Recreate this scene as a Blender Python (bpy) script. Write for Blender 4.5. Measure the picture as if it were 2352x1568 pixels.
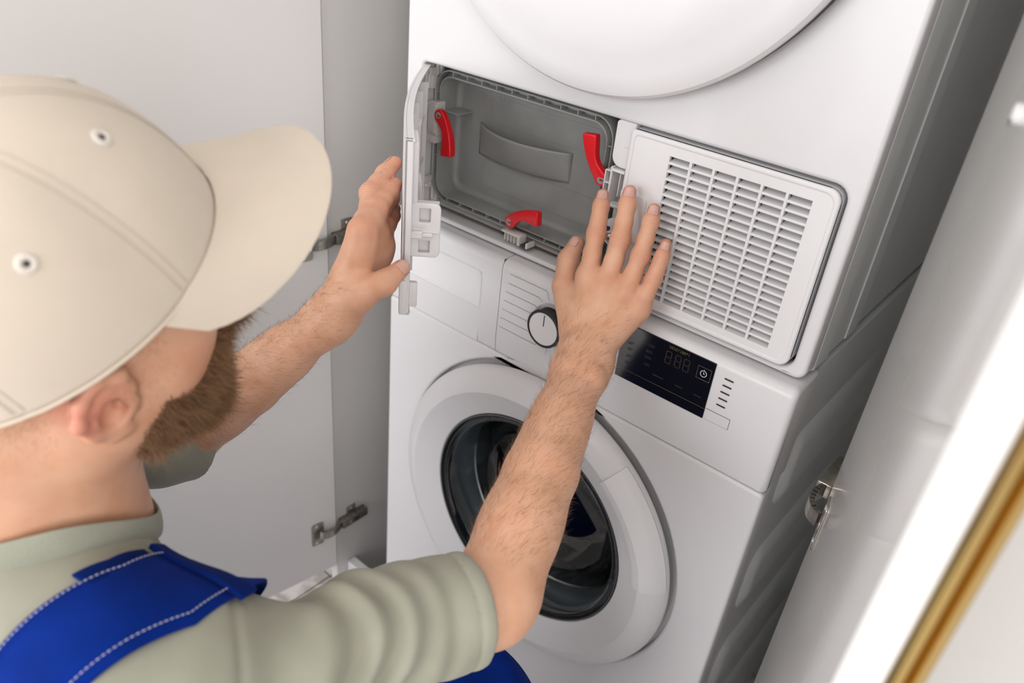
import bpy, bmesh, math, random
import numpy as np
from mathutils import Vector, Matrix
random.seed(7); rng = np.random.default_rng(7)
for o in list(bpy.data.objects): bpy.data.objects.remove(o)
S = bpy.context.scene
COL = S.collection
# ------------------------------------------------------------------ camera
RW = np.array([[0.75585511, 0.647816, 0.0949604], [0.39602198, -0.33685157, -0.8542234], [-0.52139203, 0.68327552, -0.51116036]])
CP = np.array([0.76854, -0.71860, 1.26416])
cam = bpy.data.cameras.new('camera'); camo = bpy.data.objects.new('camera', cam); COL.objects.link(camo)
M = Matrix.Identity(4)
for i in range(3):
    M[i][0] = RW[0][i]; M[i][1] = -RW[1][i]; M[i][2] = -RW[2][i]; M[i][3] = CP[i]
camo.matrix_world = M
cam.sensor_width = 36; cam.sensor_fit = 'HORIZONTAL'; cam.lens = 1781.12 / 2352 * 36
cam.clip_start = 0.02
cam.dof.use_dof = True; cam.dof.focus_distance = 0.83; cam.dof.aperture_fstop = 4.8
S.camera = camo
# ------------------------------------------------------------------ world, lights, exposure
W = bpy.data.worlds.new('world'); S.world = W; W.use_nodes = True
W.node_tree.nodes['Background'].inputs[0].default_value = (1.0, 0.98, 0.96, 1)
W.node_tree.nodes['Background'].inputs[1].default_value = 0.5
def area(name, loc, target, sx, sy, power, col):
    l = bpy.data.lights.new(name, 'AREA'); l.shape = 'RECTANGLE'; l.size = sx; l.size_y = sy; l.energy = power; l.color = col
    o = bpy.data.objects.new(name, l); COL.objects.link(o); o.location = loc
    o.rotation_euler = (Vector(target) - Vector(loc)).to_track_quat('-Z', 'Y').to_euler(); return o
area('ceiling_lamp_light', (0.35, -1.25, 2.50), (0.30, -1.0, 0.0), 1.6, 1.4, 7.0, (1.0, 0.975, 0.955))
area('window_light', (0.05, -2.80, 1.05), (0.38, 0.0, 0.45), 2.1, 1.9, 82, (0.985, 0.985, 1.0))
area('side_window_light', (2.22, -1.75, 1.45), (0.1, -0.4, 0.75), 1.5, 1.6, 26, (1.0, 0.985, 0.975))
S.view_settings.view_transform = 'Standard'; S.view_settings.look = 'None'
S.view_settings.exposure = -0.03; S.view_settings.gamma = 1.0; S.view_settings.use_curve_mapping = False
# ------------------------------------------------------------------ helpers
def tag(o, label=None, cat=None, group=None, kind=None):
    if label: o['label'] = label
    if cat: o['category'] = cat
    if group: o['group'] = group
    if kind: o['kind'] = kind
    return o
def empty(name, loc=(0, 0, 0), label=None, cat=None, group=None):
    o = bpy.data.objects.new(name, None); COL.objects.link(o); o.location = loc; o.empty_display_size = 0.05
    return tag(o, label, cat, group)
def link(name, me, mat=None, parent=None, smooth=None, ang=35):
    o = bpy.data.objects.new(name, me); COL.objects.link(o)
    if mat is not None and len(me.materials) == 0: me.materials.append(mat)
    if smooth: me.shade_smooth()
    elif smooth is None:
        me.shade_smooth()
        try: me.set_sharp_from_angle(angle=math.radians(ang))
        except Exception: pass
    if parent is not None:
        o.parent = parent; o.matrix_parent_inverse = Matrix.Translation(-Vector(parent.location)) if parent.type == 'EMPTY' else Matrix.Identity(4)
    return o
def mesh(name, verts, faces):
    me = bpy.data.meshes.new(name); me.from_pydata([tuple(map(float, v)) for v in verts], [], [tuple(map(int, f)) for f in faces]); me.update(); return me
class MB:
    """collects shapes into one mesh"""
    def __init__(s): s.bm = bmesh.new()
    def box(s, lo, hi, bev=0.0, seg=2, mtx=None):
        lo = Vector(lo); hi = Vector(hi); bm = bmesh.new()
        bmesh.ops.create_cube(bm, size=1.0)
        for v in bm.verts: v.co = Vector([(lo[i] + hi[i]) / 2 + v.co[i] * (hi[i] - lo[i]) for i in range(3)])
        if bev > 0: bmesh.ops.bevel(bm, geom=bm.edges[:], offset=bev, segments=seg, affect='EDGES', profile=0.5)
        return s._add(bm, mtx)
    def _add(s, bm, mtx=None):
        if mtx is not None: bmesh.ops.transform(bm, matrix=mtx, verts=bm.verts[:])
        me = bpy.data.meshes.new('t'); bm.to_mesh(me); bm.free(); s.bm.from_mesh(me); bpy.data.meshes.remove(me); return s
    def me(s, me, mtx=None):
        bm = bmesh.new(); bm.from_mesh(me); return s._add(bm, mtx)
    def prism(s, pts, d, bev=0.0, mtx=None, seg=2):
        """polygon pts (x,y) extruded 0..d along z, then mtx"""
        bm = bmesh.new(); n = len(pts)
        a = [bm.verts.new((p[0], p[1], 0)) for p in pts]; b = [bm.verts.new((p[0], p[1], d)) for p in pts]
        bm.faces.new(a[::-1]); bm.faces.new(b)
        for i in range(n): bm.faces.new((a[i], a[(i + 1) % n], b[(i + 1) % n], b[i]))
        bmesh.ops.recalc_face_normals(bm, faces=bm.faces[:])
        if bev > 0:
            ed = [e for e in bm.edges if len(e.link_faces) == 2 and e.calc_face_angle(0) > 0.5]
            bmesh.ops.bevel(bm, geom=ed, offset=bev, segments=seg, affect='EDGES', profile=0.5)
        return s._add(bm, mtx)
    def lathe(s, prof, cx, cz, n=64, a0=0.0, a1=2 * math.pi, mtx=None):
        """profile (r, y) turned about the axis through (cx, *, cz) parallel to Y"""
        bm = bmesh.new(); full = abs(a1 - a0 - 2 * math.pi) < 1e-6; rings = []
        for r, y in prof:
            if r < 1e-6: rings.append([bm.verts.new((cx, y, cz))]); continue
            k = n if full else n + 1
            rings.append([bm.verts.new((cx + r * math.cos(a0 + (a1 - a0) * i / n), y, cz + r * math.sin(a0 + (a1 - a0) * i / n))) for i in range(k)])
        for A, B in zip(rings[:-1], rings[1:]):
            m = max(len(A), len(B))
            for i in range(n):
                j = (i + 1) % m if full else i + 1
                if len(A) == 1 and len(B) == 1: continue
                if len(A) == 1: bm.faces.new((A[0], B[i], B[j]))
                elif len(B) == 1: bm.faces.new((A[i], B[0], A[j]))
                else: bm.faces.new((A[i], B[i], B[j], A[j]))
        bmesh.ops.recalc_face_normals(bm, faces=bm.faces[:])
        return s._add(bm, mtx)
    def tube(s, pts, r, n=8, cap=True, closed=False):
        pts = [Vector(p) for p in pts]; m = len(pts); rr = r if isinstance(r, (list, tuple)) else [r] * m
        bm = bmesh.new(); rings = []; up = None
        for i, p in enumerate(pts):
            if closed: d = (pts[(i + 1) % m] - pts[i - 1])
            else: d = (pts[min(i + 1, m - 1)] - pts[max(i - 1, 0)])
            d.normalize()
            if up is None: up = d.orthogonal()
            up = (up - d * up.dot(d)).normalized(); w = d.cross(up)
            rings.append([bm.verts.new(p + (up * math.cos(2 * math.pi * k / n) + w * math.sin(2 * math.pi * k / n)) * rr[i]) for k in range(n)])
        rng_ = range(m) if closed else range(m - 1)
        for i in rng_:
            A = rings[i]; B = rings[(i + 1) % m]
            for k in range(n): bm.faces.new((A[k], A[(k + 1) % n], B[(k + 1) % n], B[k]))
        if cap and not closed: bm.faces.new(rings[0][::-1]); bm.faces.new(rings[-1])
        bmesh.ops.recalc_face_normals(bm, faces=bm.faces[:])
        return s._add(bm)
    def grid(s, fn, nu, nv, close_u=False):
        bm = bmesh.new(); V = [[bm.verts.new(fn(i / nu, j / nv)) for j in range(nv + 1)] for i in range(nu if close_u else nu + 1)]
        for i in range(nu):
            A = V[i]; B = V[(i + 1) % len(V)]
            for j in range(nv): bm.faces.new((A[j], B[j], B[j + 1], A[j + 1]))
        return s._add(bm)
    def build(s, name, mat, parent=None, smooth=None, ang=35):
        me = bpy.data.meshes.new(name); s.bm.to_mesh(me); s.bm.free(); return link(name, me, mat, parent, smooth, ang)
def rrect(x0, x1, z0, z1, r, n=5):
    """rounded rectangle; r one radius or four (bl, br, tr, tl)"""
    rs = r if isinstance(r, (list, tuple)) else [r] * 4; P = []
    for (cx, cz, a), q in zip(((x0, z0, 180), (x1, z0, 270), (x1, z1, 0), (x0, z1, 90)), rs):
        sx = 1 if cx == x0 else -1; sz = 1 if cz == z0 else -1
        if q <= 0: P.append((cx, cz)); continue
        for i in range(n + 1):
            t = math.radians(a + 90 * i / n); P.append((cx + sx * q + q * math.cos(t), cz + sz * q + q * math.sin(t)))
    return P
def circle(cx, cz, r, n=48): return [(cx + r * math.cos(2 * math.pi * i / n), cz + r * math.sin(2 * math.pi * i / n)) for i in range(n)]
def plate(outer, holes, y0, y1, bev=0.0, res=2):
    """flat plate in the XZ plane with holes, from y0 (front) to y1, rounded rims; returns mesh"""
    cu = bpy.data.curves.new('c', 'CURVE'); cu.dimensions = '2D'; cu.fill_mode = 'BOTH'
    for P in [outer] + list(holes):
        sp = cu.splines.new('POLY'); sp.points.add(len(P) - 1); sp.use_cyclic_u = True
        for q, p in zip(sp.points, P): q.co = (p[0], p[1], 0, 1)
    h = (y1 - y0) / 2
    cu.extrude = max(h - bev, 1e-5); cu.bevel_depth = bev; cu.bevel_resolution = res
    if bev: cu.offset = -bev
    o = bpy.data.objects.new('c', cu); COL.objects.link(o); dg = bpy.context.evaluated_depsgraph_get(); dg.update()
    me = bpy.data.meshes.new_from_object(o.evaluated_get(dg)); bpy.data.objects.remove(o); bpy.data.curves.remove(cu)
    ym = (y0 + y1) / 2
    me.transform(Matrix(((1, 0, 0, 0), (0, 0, -1, ym), (0, 1, 0, 0), (0, 0, 0, 1)))); me.materials.clear(); me.update(); return me
def text(s, size, loc, mat, parent, name='printed_text', y=None, depth=0.0001, space=1.0):
    cu = bpy.data.curves.new('t', 'FONT'); cu.body = s; cu.size = size; cu.extrude = depth; cu.align_x = 'CENTER'; cu.align_y = 'CENTER'; cu.space_character = space
    o = bpy.data.objects.new('t', cu); COL.objects.link(o); dg = bpy.context.evaluated_depsgraph_get(); dg.update()
    me = bpy.data.meshes.new_from_object(o.evaluated_get(dg)); bpy.data.objects.remove(o); bpy.data.curves.remove(cu)
    me.transform(Matrix(((1, 0, 0, loc[0]), (0, 0, -1, loc[1]), (0, 1, 0, loc[2]), (0, 0, 0, 1)))); me.materials.clear()
    return link(name, me, mat, parent, smooth=False)
# ------------------------------------------------------------------ materials
def mat(name, col, rough=0.5, metal=0.0, spec=0.5, coat=0.0, noise=0.0, nscale=40.0, bump=0.0, bscale=300.0, sss=0.0, trans=0.0, alpha=1.0, sheen=0.0):
    m = bpy.data.materials.new(name); m.use_nodes = True; nt = m.node_tree; b = nt.nodes['Principled BSDF']
    b.inputs['Base Color'].default_value = (*col, 1); b.inputs['Roughness'].default_value = rough; b.inputs['Metallic'].default_value = metal
    b.inputs['Specular IOR Level'].default_value = spec; b.inputs['Coat Weight'].default_value = coat; b.inputs['Coat Roughness'].default_value = 0.08
    b.inputs['Transmission Weight'].default_value = trans; b.inputs['Sheen Weight'].default_value = sheen
    if sss:
        b.inputs['Subsurface Weight'].default_value = sss; b.inputs['Subsurface Radius'].default_value = (0.006, 0.0022, 0.0012); b.inputs['Subsurface Scale'].default_value = 1.0
    tc = nt.nodes.new('ShaderNodeTexCoord')
    if noise:
        n = nt.nodes.new('ShaderNodeTexNoise'); n.inputs['Scale'].default_value = nscale; n.inputs['Detail'].default_value = 5
        nt.links.new(tc.outputs['Object'], n.inputs['Vector'])
        r = nt.nodes.new('ShaderNodeMapRange'); r.inputs[1].default_value = 0.3; r.inputs[2].default_value = 0.7; r.inputs[3].default_value = 1 - noise; r.inputs[4].default_value = 1 + noise
        nt.links.new(n.outputs['Fac'], r.inputs[0])
        mx = nt.nodes.new('ShaderNodeVectorMath'); mx.operation = 'SCALE'; mx.inputs[0].default_value = col
        nt.links.new(r.outputs[0], mx.inputs['Scale']); nt.links.new(mx.outputs[0], b.inputs['Base Color'])
    if bump:
        n2 = nt.nodes.new('ShaderNodeTexNoise'); n2.inputs['Scale'].default_value = bscale; n2.inputs['Detail'].default_value = 4
        nt.links.new(tc.outputs['Object'], n2.inputs['Vector'])
        bp = nt.nodes.new('ShaderNodeBump'); bp.inputs['Strength'].default_value = bump; bp.inputs['Distance'].default_value = 0.001
        nt.links.new(n2.outputs['Fac'], bp.inputs['Height']); nt.links.new(bp.outputs[0], b.inputs['Normal'])
    return m
m_white = mat('white_enamel', (0.70, 0.69, 0.70), 0.38, coat=0.08, noise=0.015, nscale=6)
m_plast = mat('white_plastic', (0.74, 0.728, 0.737), 0.38, noise=0.015, nscale=12)
m_ivory = mat('aged_white_plastic', (0.66, 0.63, 0.60), 0.45, noise=0.05, nscale=60)
m_side = mat('grey_white_steel', (0.80, 0.82, 0.815), 0.3, coat=0.15, noise=0.02, nscale=30)
m_cab = mat('white_laminate', (0.72, 0.70, 0.68), 0.38, coat=0.1, noise=0.012, nscale=4)
m_cabgloss = mat('glossy_white_laminate', (0.66, 0.645, 0.63), 0.13, coat=0.4, noise=0.01, nscale=4)
m_wall = mat('wall_paint', (0.74, 0.72, 0.69), 0.8, noise=0.02, nscale=5, bump=0.1)
m_grey = mat('grey_plastic', (0.30, 0.307, 0.297), 0.42, noise=0.08, nscale=25, bump=0.12, bscale=900)
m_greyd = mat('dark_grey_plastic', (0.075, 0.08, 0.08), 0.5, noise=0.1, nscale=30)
m_red = mat('red_plastic', (0.74, 0.008, 0.016), 0.28, coat=0.15)
m_dark = mat('dark_rubber', (0.035, 0.037, 0.038), 0.55)
m_black = mat('black_gloss', (0.006, 0.006, 0.007), 0.07, coat=0.5)
m_ink = mat('black_ink', (0.012, 0.012, 0.012), 0.5)
m_line = mat('grey_ink', (0.05, 0.047, 0.045), 0.6)
m_seg = mat('unlit_segment', (0.030, 0.018, 0.015), 0.3)
m_seg2 = mat('faint_print', (0.022, 0.024, 0.024), 0.3)
m_yel = mat('yellow_print', (0.10, 0.085, 0.03), 0.4)
m_icon = mat('white_print', (0.8, 0.8, 0.8), 0.5)
m_scr = mat('faint_white_scratch', (0.22, 0.2, 0.18), 0.5)
m_chrome = mat('zinc_steel', (0.72, 0.72, 0.72), 0.22, metal=1.0)
m_nickel = mat('nickel_steel', (0.40, 0.375, 0.33), 0.32, metal=1.0, noise=0.2, nscale=120)
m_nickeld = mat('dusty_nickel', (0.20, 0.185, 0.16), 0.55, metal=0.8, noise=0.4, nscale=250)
m_brass = mat('brushed_brass', (0.62, 0.44, 0.17), 0.25, metal=1.0)
m_drum = mat('drum_steel', (0.30, 0.30, 0.31), 0.22, metal=1.0, noise=0.1, nscale=60)
m_gasket = mat('grey_door_gasket', (0.19, 0.21, 0.225), 0.35, coat=0.15)
m_glass = bpy.data.materials.new('smoked_glass'); m_glass.use_nodes = True
_n = m_glass.node_tree; _n.nodes.remove(_n.nodes['Principled BSDF']); _o = _n.nodes['Material Output']
_t = _n.nodes.new('ShaderNodeBsdfTransparent'); _t.inputs[0].default_value = (0.72, 0.76, 0.78, 1); _g = _n.nodes.new('ShaderNodeBsdfGlossy'); _g.inputs['Roughness'].default_value = 0.03; _g.inputs['Color'].default_value = (1, 1, 1, 1)
_f = _n.nodes.new('ShaderNodeFresnel'); _f.inputs['IOR'].default_value = 1.5; _m = _n.nodes.new('ShaderNodeMixShader')
_n.links.new(_f.outputs[0], _m.inputs[0]); _n.links.new(_t.outputs[0], _m.inputs[1]); _n.links.new(_g.outputs[0], _m.inputs[2]); _n.links.new(_m.outputs[0], _o.inputs['Surface'])
def tile_mat():
    m = bpy.data.materials.new('marble_tile'); m.use_nodes = True; nt = m.node_tree; b = nt.nodes['Principled BSDF']; b.inputs['Roughness'].default_value = 0.3
    tc = nt.nodes.new('ShaderNodeTexCoord'); n = nt.nodes.new('ShaderNodeTexNoise'); n.inputs['Scale'].default_value = 5; n.inputs['Detail'].default_value = 9; n.inputs['Distortion'].default_value = 1.6
    nt.links.new(tc.outputs['Object'], n.inputs['Vector']); r = nt.nodes.new('ShaderNodeValToRGB'); e = r.color_ramp.elements
    e[0].position = 0.40; e[0].color = (0.78, 0.75, 0.74, 1); e[1].position = 0.62; e[1].color = (0.80, 0.77, 0.76, 1)
    k = e.new(0.51); k.color = (0.42, 0.40, 0.39, 1)
    nt.links.new(n.outputs['Fac'], r.inputs[0]); nt.links.new(r.outputs[0], b.inputs['Base Color']); return m
m_tile = tile_mat()
# ------------------------------------------------------------------ room
def struct(name, lo, hi, m, kind='structure'):
    o = MB().box(lo, hi).build(name, m, smooth=False); o['kind'] = kind; return o
X0, X1, Y0, Y1, ZC = -1.9, 2.3, -2.9, 0.68, 2.55
floor = struct('floor', (X0, Y0, -0.06), (X1, Y1, -0.006), mat('grout', (0.35, 0.33, 0.31), 0.8))
for i in range(-4, 4):
    for j in range(-5, 2):
        xa = -0.155 + i * 0.6; ya = -0.03 - 0.6 + j * 0.6
        xb = min(xa + 0.597, X1); yb = min(ya + 0.597, Y1); xa = max(xa, X0); ya = max(ya, Y0)
        if xb - xa < 0.05 or yb - ya < 0.05: continue
        MB().box((xa, ya, -0.008), (xb, yb, 0.0), 0.0012, 1).build('floor_tile', m_tile, floor)
struct('ceiling', (X0, Y0, ZC), (X1, Y1, ZC + 0.06), m_wall)
struct('wall_back', (X0, Y1, 0), (X1, Y1 + 0.08, ZC), m_wall)
struct('wall_left', (X0 - 0.08, Y0, 0), (X0, Y1, ZC), m_wall)
def sidewall(outer, holes, x0, x1, bev=0.0):
    me = plate(outer, holes, x0, x1, bev); me.transform(Matrix(((0, 1, 0, 0), (1, 0, 0, 0), (0, 0, 1, 0), (0, 0, 0, 1)))); me.flip_normals(); return me
wr_ = link('wall_right', sidewall([(Y0, 0), (Y1, 0), (Y1, ZC), (Y0, ZC)], [[(-2.5, 0.8), (-1.0, 0.8), (-1.0, 2.3), (-2.5, 2.3)]], X1, X1 + 0.08), m_wall, smooth=False); wr_['kind'] = 'structure'
w2_ = link('window_2', sidewall([(-2.5, 0.8), (-1.0, 0.8), (-1.0, 2.3), (-2.5, 2.3)], [[(-2.45, 0.85), (-1.78, 0.85), (-1.78, 2.25), (-2.45, 2.25)], [(-1.72, 0.85), (-1.05, 0.85), (-1.05, 2.25), (-1.72, 2.25)]], X1 + 0.02, X1 + 0.07, 0.004), m_plast, smooth=False); w2_['kind'] = 'structure'
wm = plate([(X0, 0), (X1, 0), (X1, ZC), (X0, ZC)], [[(-1.2, 0.9), (0.4, 0.9), (0.4, 2.4), (-1.2, 2.4)]], Y0 - 0.08, Y0)
wf = link('wall_front', wm, m_wall, smooth=False); wf['kind'] = 'structure'
win = link('window_1', plate([(-1.2, 0.9), (0.4, 0.9), (0.4, 2.4), (-1.2, 2.4)], [[(-1.15, 0.95), (-0.43, 0.95), (-0.43, 2.35), (-1.15, 2.35)], [(-0.37, 0.95), (0.35, 0.95), (0.35, 2.35), (-0.37, 2.35)]], Y0 - 0.07, Y0 - 0.02, 0.004), m_plast, smooth=False); win['kind'] = 'structure'
# ------------------------------------------------------------------ laundry cabinet with open doors
CABX0, CABX1 = -0.106, 0.668
cab = empty('laundry_cabinet', (0.28, 0.3, 0), 'tall white laminate cabinet around the stacked machines with both doors swung open', 'cabinet')
CY = -0.052
MB().box((CABX0 - 0.018, CY, 0), (CABX0, 0.66, 2.3), 0.0008, 1).build('side_panel', m_cab, cab)
MB().box((CABX1, CY, 0), (CABX1 + 0.018, 0.66, 2.3), 0.0008, 1).build('side_panel', m_cab, cab)
MB().box((CABX0, CY, 2.282), (CABX1, 0.66, 2.3), 0.0008, 1).build('top_panel', m_cab, cab)
MB().box((CABX0, 0.648, 0), (CABX1, 0.66, 2.282)).build('back_panel', m_cab, cab)
MB().box((CABX0 + 0.0005, -0.028, 0), (-0.004, -0.010, 0.08), 0.001, 1).build('plinth_board', m_plast, cab)
MB().box((0.606, -0.028, 0), (CABX1 - 0.0005, -0.010, 0.08), 0.001, 1).build('plinth_board', m_plast, cab)
def frame2(origin, d, out):
    """matrix: local x along door from hinge, local y = out of the inner face (towards the room), z up"""
    d = Vector(d).normalized(); out = Vector(out).normalized()
    return Matrix(((d.x, out.x, 0, origin[0]), (d.y, out.y, 0, origin[1]), (0, 0, 1, 0), (0, 0, 0, 1)))
aL = math.radians(9.5); LD = frame2((-0.1005, -0.0565), (-math.sin(aL), -math.cos(aL)), (math.cos(aL), -math.sin(aL)))
MB().box((0, -0.018, 0.093), (0.397, 0, 2.28), 0.001, 1, LD).build('door', m_cab, cab)
aR = math.radians(12.8); RD = frame2((0.6685, -0.058), (math.sin(aR), -math.cos(aR)), (-math.cos(aR), -math.sin(aR)))
rdoor = MB().box((0, -0.018, 0.093), (0.397, 0, 2.28), 0.001, 1, RD).build('door', m_cabgloss, cab)
# brass pull profile on the free edge of the right door
prof = [(0.386, -0.0185), (0.3975, -0.0185), (0.3995, -0.0200), (0.3995, -0.0228), (0.3950, -0.0245), (0.3995, -0.0265), (0.3995, -0.0285), (0.3975, -0.0305), (0.393, -0.0305), (0.391, -0.0285), (0.390, -0.0225), (0.386, -0.0215)]
MB().prism(prof, 1.5, 0.0, RD @ Matrix.Translation((0, 0, 0.45))).build('brass_pull', m_brass, rdoor)
# white bumper cap on the right door
MB().lathe([(0, 0.004), (0.004, 0.004), (0.0052, 0.003), (0.0052, 0)], 0, 0, 20, mtx=RD @ Matrix.Translation((0.215, 0, 1.19))).build('bumper_cap', m_plast, rdoor)
MB().lathe([(0, 0.0044), (0.0016, 0.0044), (0.0016, 0.0040)], 0, 0, 12, mtx=RD @ Matrix.Translation((0.218, 0, 1.186))).build('bumper_hole', m_dark, rdoor)
def screw_at(mtx, r=0.0033):
    b = MB().lathe([(0, 0.0006), (r * 0.7, 0.0012), (r, 0.0004), (r, 0)], 0, 0, 16, mtx=mtx)
    return b
def hinge(z, side):
    """concealed cup hinge: arm box on the side panel, curved link, cup plate on the door"""
    sx = 1 if side == 'L' else -1; px = CABX0 if side == 'L' else CABX1; D = LD if side == 'L' else RD
    b = MB(); b.box((px + sx * 0.001 if sx > 0 else px - 0.0165, -0.047, z - 0.0085), (px + 0.0165 if sx > 0 else px - 0.001, 0.012, z + 0.0085), 0.0018, 2)
    h = b.build('hinge', m_nickeld if side == 'L' else m_nickel, cab)
    # wing mounting plate
    w = MB(); w.box((min(px, px + sx * 0.0035), -0.028, z - 0.024), (max(px, px + sx * 0.0035), -0.008, z + 0.024), 0.0014, 2)
    w.box((min(px, px + sx * 0.0095), -0.042, z - 0.0065), (max(px, px + sx * 0.0095), 0.004, z + 0.0065), 0.001, 1); w.build('mounting_plate', m_nickel, h)
    for dz in (-0.0175, 0.0175):
        screw_at(Matrix.Translation((px + sx * 0.0034, -0.018, z + dz)) @ Matrix.Rotation(-sx * math.pi / 2, 4, 'Z'), 0.0036).build('screw', m_chrome, h)
    screw_at(Matrix.Translation((px + sx * 0.0164, -0.030, z)) @ Matrix.Rotation(-sx * math.pi / 2, 4, 'Z'), 0.0036).build('screw', m_nickel, h)
    MB().box((min(px + sx * 0.0160, px + sx * 0.0168), -0.022, z - 0.005), (max(px + sx * 0.0160, px + sx * 0.0168), -0.010, z + 0.005), 0.0003, 1).build('slot', m_dark, h)
    # curved link to the door
    A = Vector((px + sx * 0.009, -0.047, z)); B = D @ Vector((0.033, 0.004, z)); C1 = A + Vector((sx * 0.006, -0.014, 0)); C2 = D @ Vector((0.026, 0.019, z))
    P = [((1 - t) ** 3) * A + 3 * t * (1 - t) ** 2 * C1 + 3 * t * t * (1 - t) * C2 + t ** 3 * B for t in [i / 9 for i in range(10)]]
    l = MB()
    for p, q in zip(P[:-1], P[1:]):
        d = (q - p); L = d.length; d.normalize(); s_ = Vector((0, 0, 1)); n_ = d.cross(s_).normalized()
        mt = Matrix(((d.x, n_.x, 0, p.x), (d.y, n_.y, 0, p.y), (d.z, n_.z, 1, p.z), (0, 0, 0, 1)))
        l.box((-0.0005, -0.0026, -0.0075), (L + 0.0005, 0.0026, 0.0075), 0, 1, mt)
    l.build('hinge_link', m_nickel, h)
    # cup plate with its cup hole
    pl = plate(rrect(0.026, 0.050, z - 0.0265, z + 0.0265, 0.004), [rrect(0.026 + 0.003, 0.045, z - 0.0125, z + 0.0125, 0.009)], 0, 0.0016, 0.0006)
    MB().me(pl, D).build('cup_plate', m_nickel, h)
    MB().me(plate(rrect(0.0275, 0.046, z - 0.014, z + 0.014, 0.009), [], 0.0001, 0.0005), D).build('cup_shade', m_nickeld, h)  # flat darker inlay, colours in the shade inside the cup hole
    for dz in (-0.0205, 0.0205):
        screw_at(D @ Matrix.Translation((0.040, 0.0015, z + dz)), 0.0034).build('screw', m_chrome, h)
for z in (0.777, 0.197, 1.45, 2.1): hinge(z, 'L')
for z in (0.777, 0.197, 1.45, 2.1): hinge(z, 'R')
# neighbouring tall cabinet
nb = empty('tall_cabinet', (1.2, 0.2, 0), 'plain white tall cabinet right of the open right-hand door', 'cabinet')
MB().box((0.69, CY, 0.0), (1.49, 0.66, 2.3), 0.001, 1).build('carcass', m_cab, nb)
MB().box((0.692, CY - 0.02, 0.093), (1.088, CY - 0.001, 2.28), 0.001, 1).build('door', m_cab, nb)
MB().box((1.092, CY - 0.02, 0.093), (1.488, CY - 0.001, 2.28), 0.001, 1).build('door', m_cab, nb)
# ------------------------------------------------------------------ tumble dryer (upper machine)
dry = empty('tumble_dryer', (0.3, 0.3, 0.852), 'white tumble dryer stacked on top with its lower flap open and grey cover exposed', 'tumble dryer')
DB = 0.852
rev = lambda P: P[::-1]
OPEN = rrect(0.028, 0.5812, 0.8588, 1.0545, (0.006, 0.0145, 0.0145, 0.008))
link('front_panel', plate(rrect(0, 0.597, DB, 1.70, 0.012), [OPEN], 0.0, 0.026, 0.0042, 3), m_white, dry)
# casing outline seen from above, extruded upwards
ol = [(0.594, 0.020), (0.597, 0.026), (0.597, 0.064), (0.5962, 0.0655), (0.5945, 0.066), (0.5945, 0.121), (0.5958, 0.1225), (0.5958, 0.157), (0.592, 0.160), (0.592, 0.575), (0.585, 0.585), (0.012, 0.585), (0.005, 0.575), (0.005, 0.160), (0.001, 0.157), (0.001, 0.026), (0.004, 0.020)]
def casing(name, ol, z0, z1, m, parent, inner=None):
    b = MB(); n = len(ol); V = [(x, y, z) for z in (z0, z1) for x, y in ol]
    F = [(i, (i + 1) % n, n + (i + 1) % n, n + i) for i in range(n - 1)] + [tuple(range(n))[::-1], tuple(range(n, 2 * n))]
    return link(name, mesh(name, V, F), m, parent, smooth=False)
cs = casing('casing', ol, DB + 0.004, 1.70, m_side, dry)
# recessed tray behind the service opening
cav = MB(); cx0, cx1, cz0, cz1, cyb = 0.0265, 0.5830, 0.8570, 1.0565, 0.074
cav.box((cx0, cyb, cz0), (cx1, cyb + 0.002, cz1)); cav.box((cx0 - 0.002, 0.018, cz0), (cx0, cyb, cz1)); cav.box((cx1, 0.018, cz0), (cx1 + 0.002, cyb, cz1))
cav.box((cx0, 0.018, cz0 - 0.002), (cx1, cyb, cz0)); cav.box((cx0, 0.018, cz1), (cx1, cyb, cz1 + 0.002)); cav.build('service_tray', m_ivory, dry)
# --- door
DCX, DCZ = 0.2985, 1.3455
dd = MB().lathe([(0, -0.0410), (0.10, -0.0405), (0.18, -0.0390), (0.222, -0.0370), (0.2245, -0.0362), (0.245, -0.0340), (0.258, -0.0315), (0.2640, -0.0285), (0.2668, -0.0245), (0.2672, -0.0205), (0.2655, -0.0175), (0.255, -0.016), (0.0, -0.016)], DCX, DCZ, 128).build('door', m_white, dry, ang=25)
MB().lathe([(0.2600, -0.0162), (0.2642, -0.0155), (0.2650, -0.0120), (0.2650, -0.0015), (0.262, 0.0), (0.25, 0.0)], DCX, DCZ, 96).build('door_gasket', m_dark, dd)
# --- vent grille panel
gx, gz, px_, pz_, sw, sh = 0.4004, 0.8748, 0.0260, 0.00856, 0.0229, 0.0057
gw, gh = 5 * px_ + sw, 18 * pz_ + sh
gb = MB(); gb.me(plate(rrect(0.3508, 0.5782, 0.8618, 1.0512, (0.002, 0.0125, 0.0125, 0.002)), [[(gx, gz), (gx + gw, gz), (gx + gw, gz + gh), (gx, gz + gh)]], -0.0045, 0.0005, 0.0006, 1))
for i in range(5): x = gx + i * px_ + sw; gb.box((x, -0.0046, gz - 0.001), (x + px_ - sw, 0.0012, gz + gh + 0.001), 0.0004, 1)
for j in range(18): z = gz + j * pz_ + sh; gb.box((gx - 0.001, -0.0040, z), (gx + gw + 0.001, 0.0004, z + pz_ - sh), 0.0004, 1)
gr = gb.build('vent_grille', m_plast, dry)
link('grille_skirt', plate(rrect(0.3508, 0.5782, 0.8618, 1.0512, (0.004, 0.0125, 0.0125, 0.004)), [rrect(0.3570, 0.5720, 0.8680, 1.0450, (0.004, 0.0100, 0.0100, 0.004))], -0.0058, 0.06, 0.0024, 3), m_plast, gr)
MB().box((0.3905, 0.0125, 0.868), (0.563, 0.0135, 1.044)).build('lint_backing', m_greyd, gr)
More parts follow.
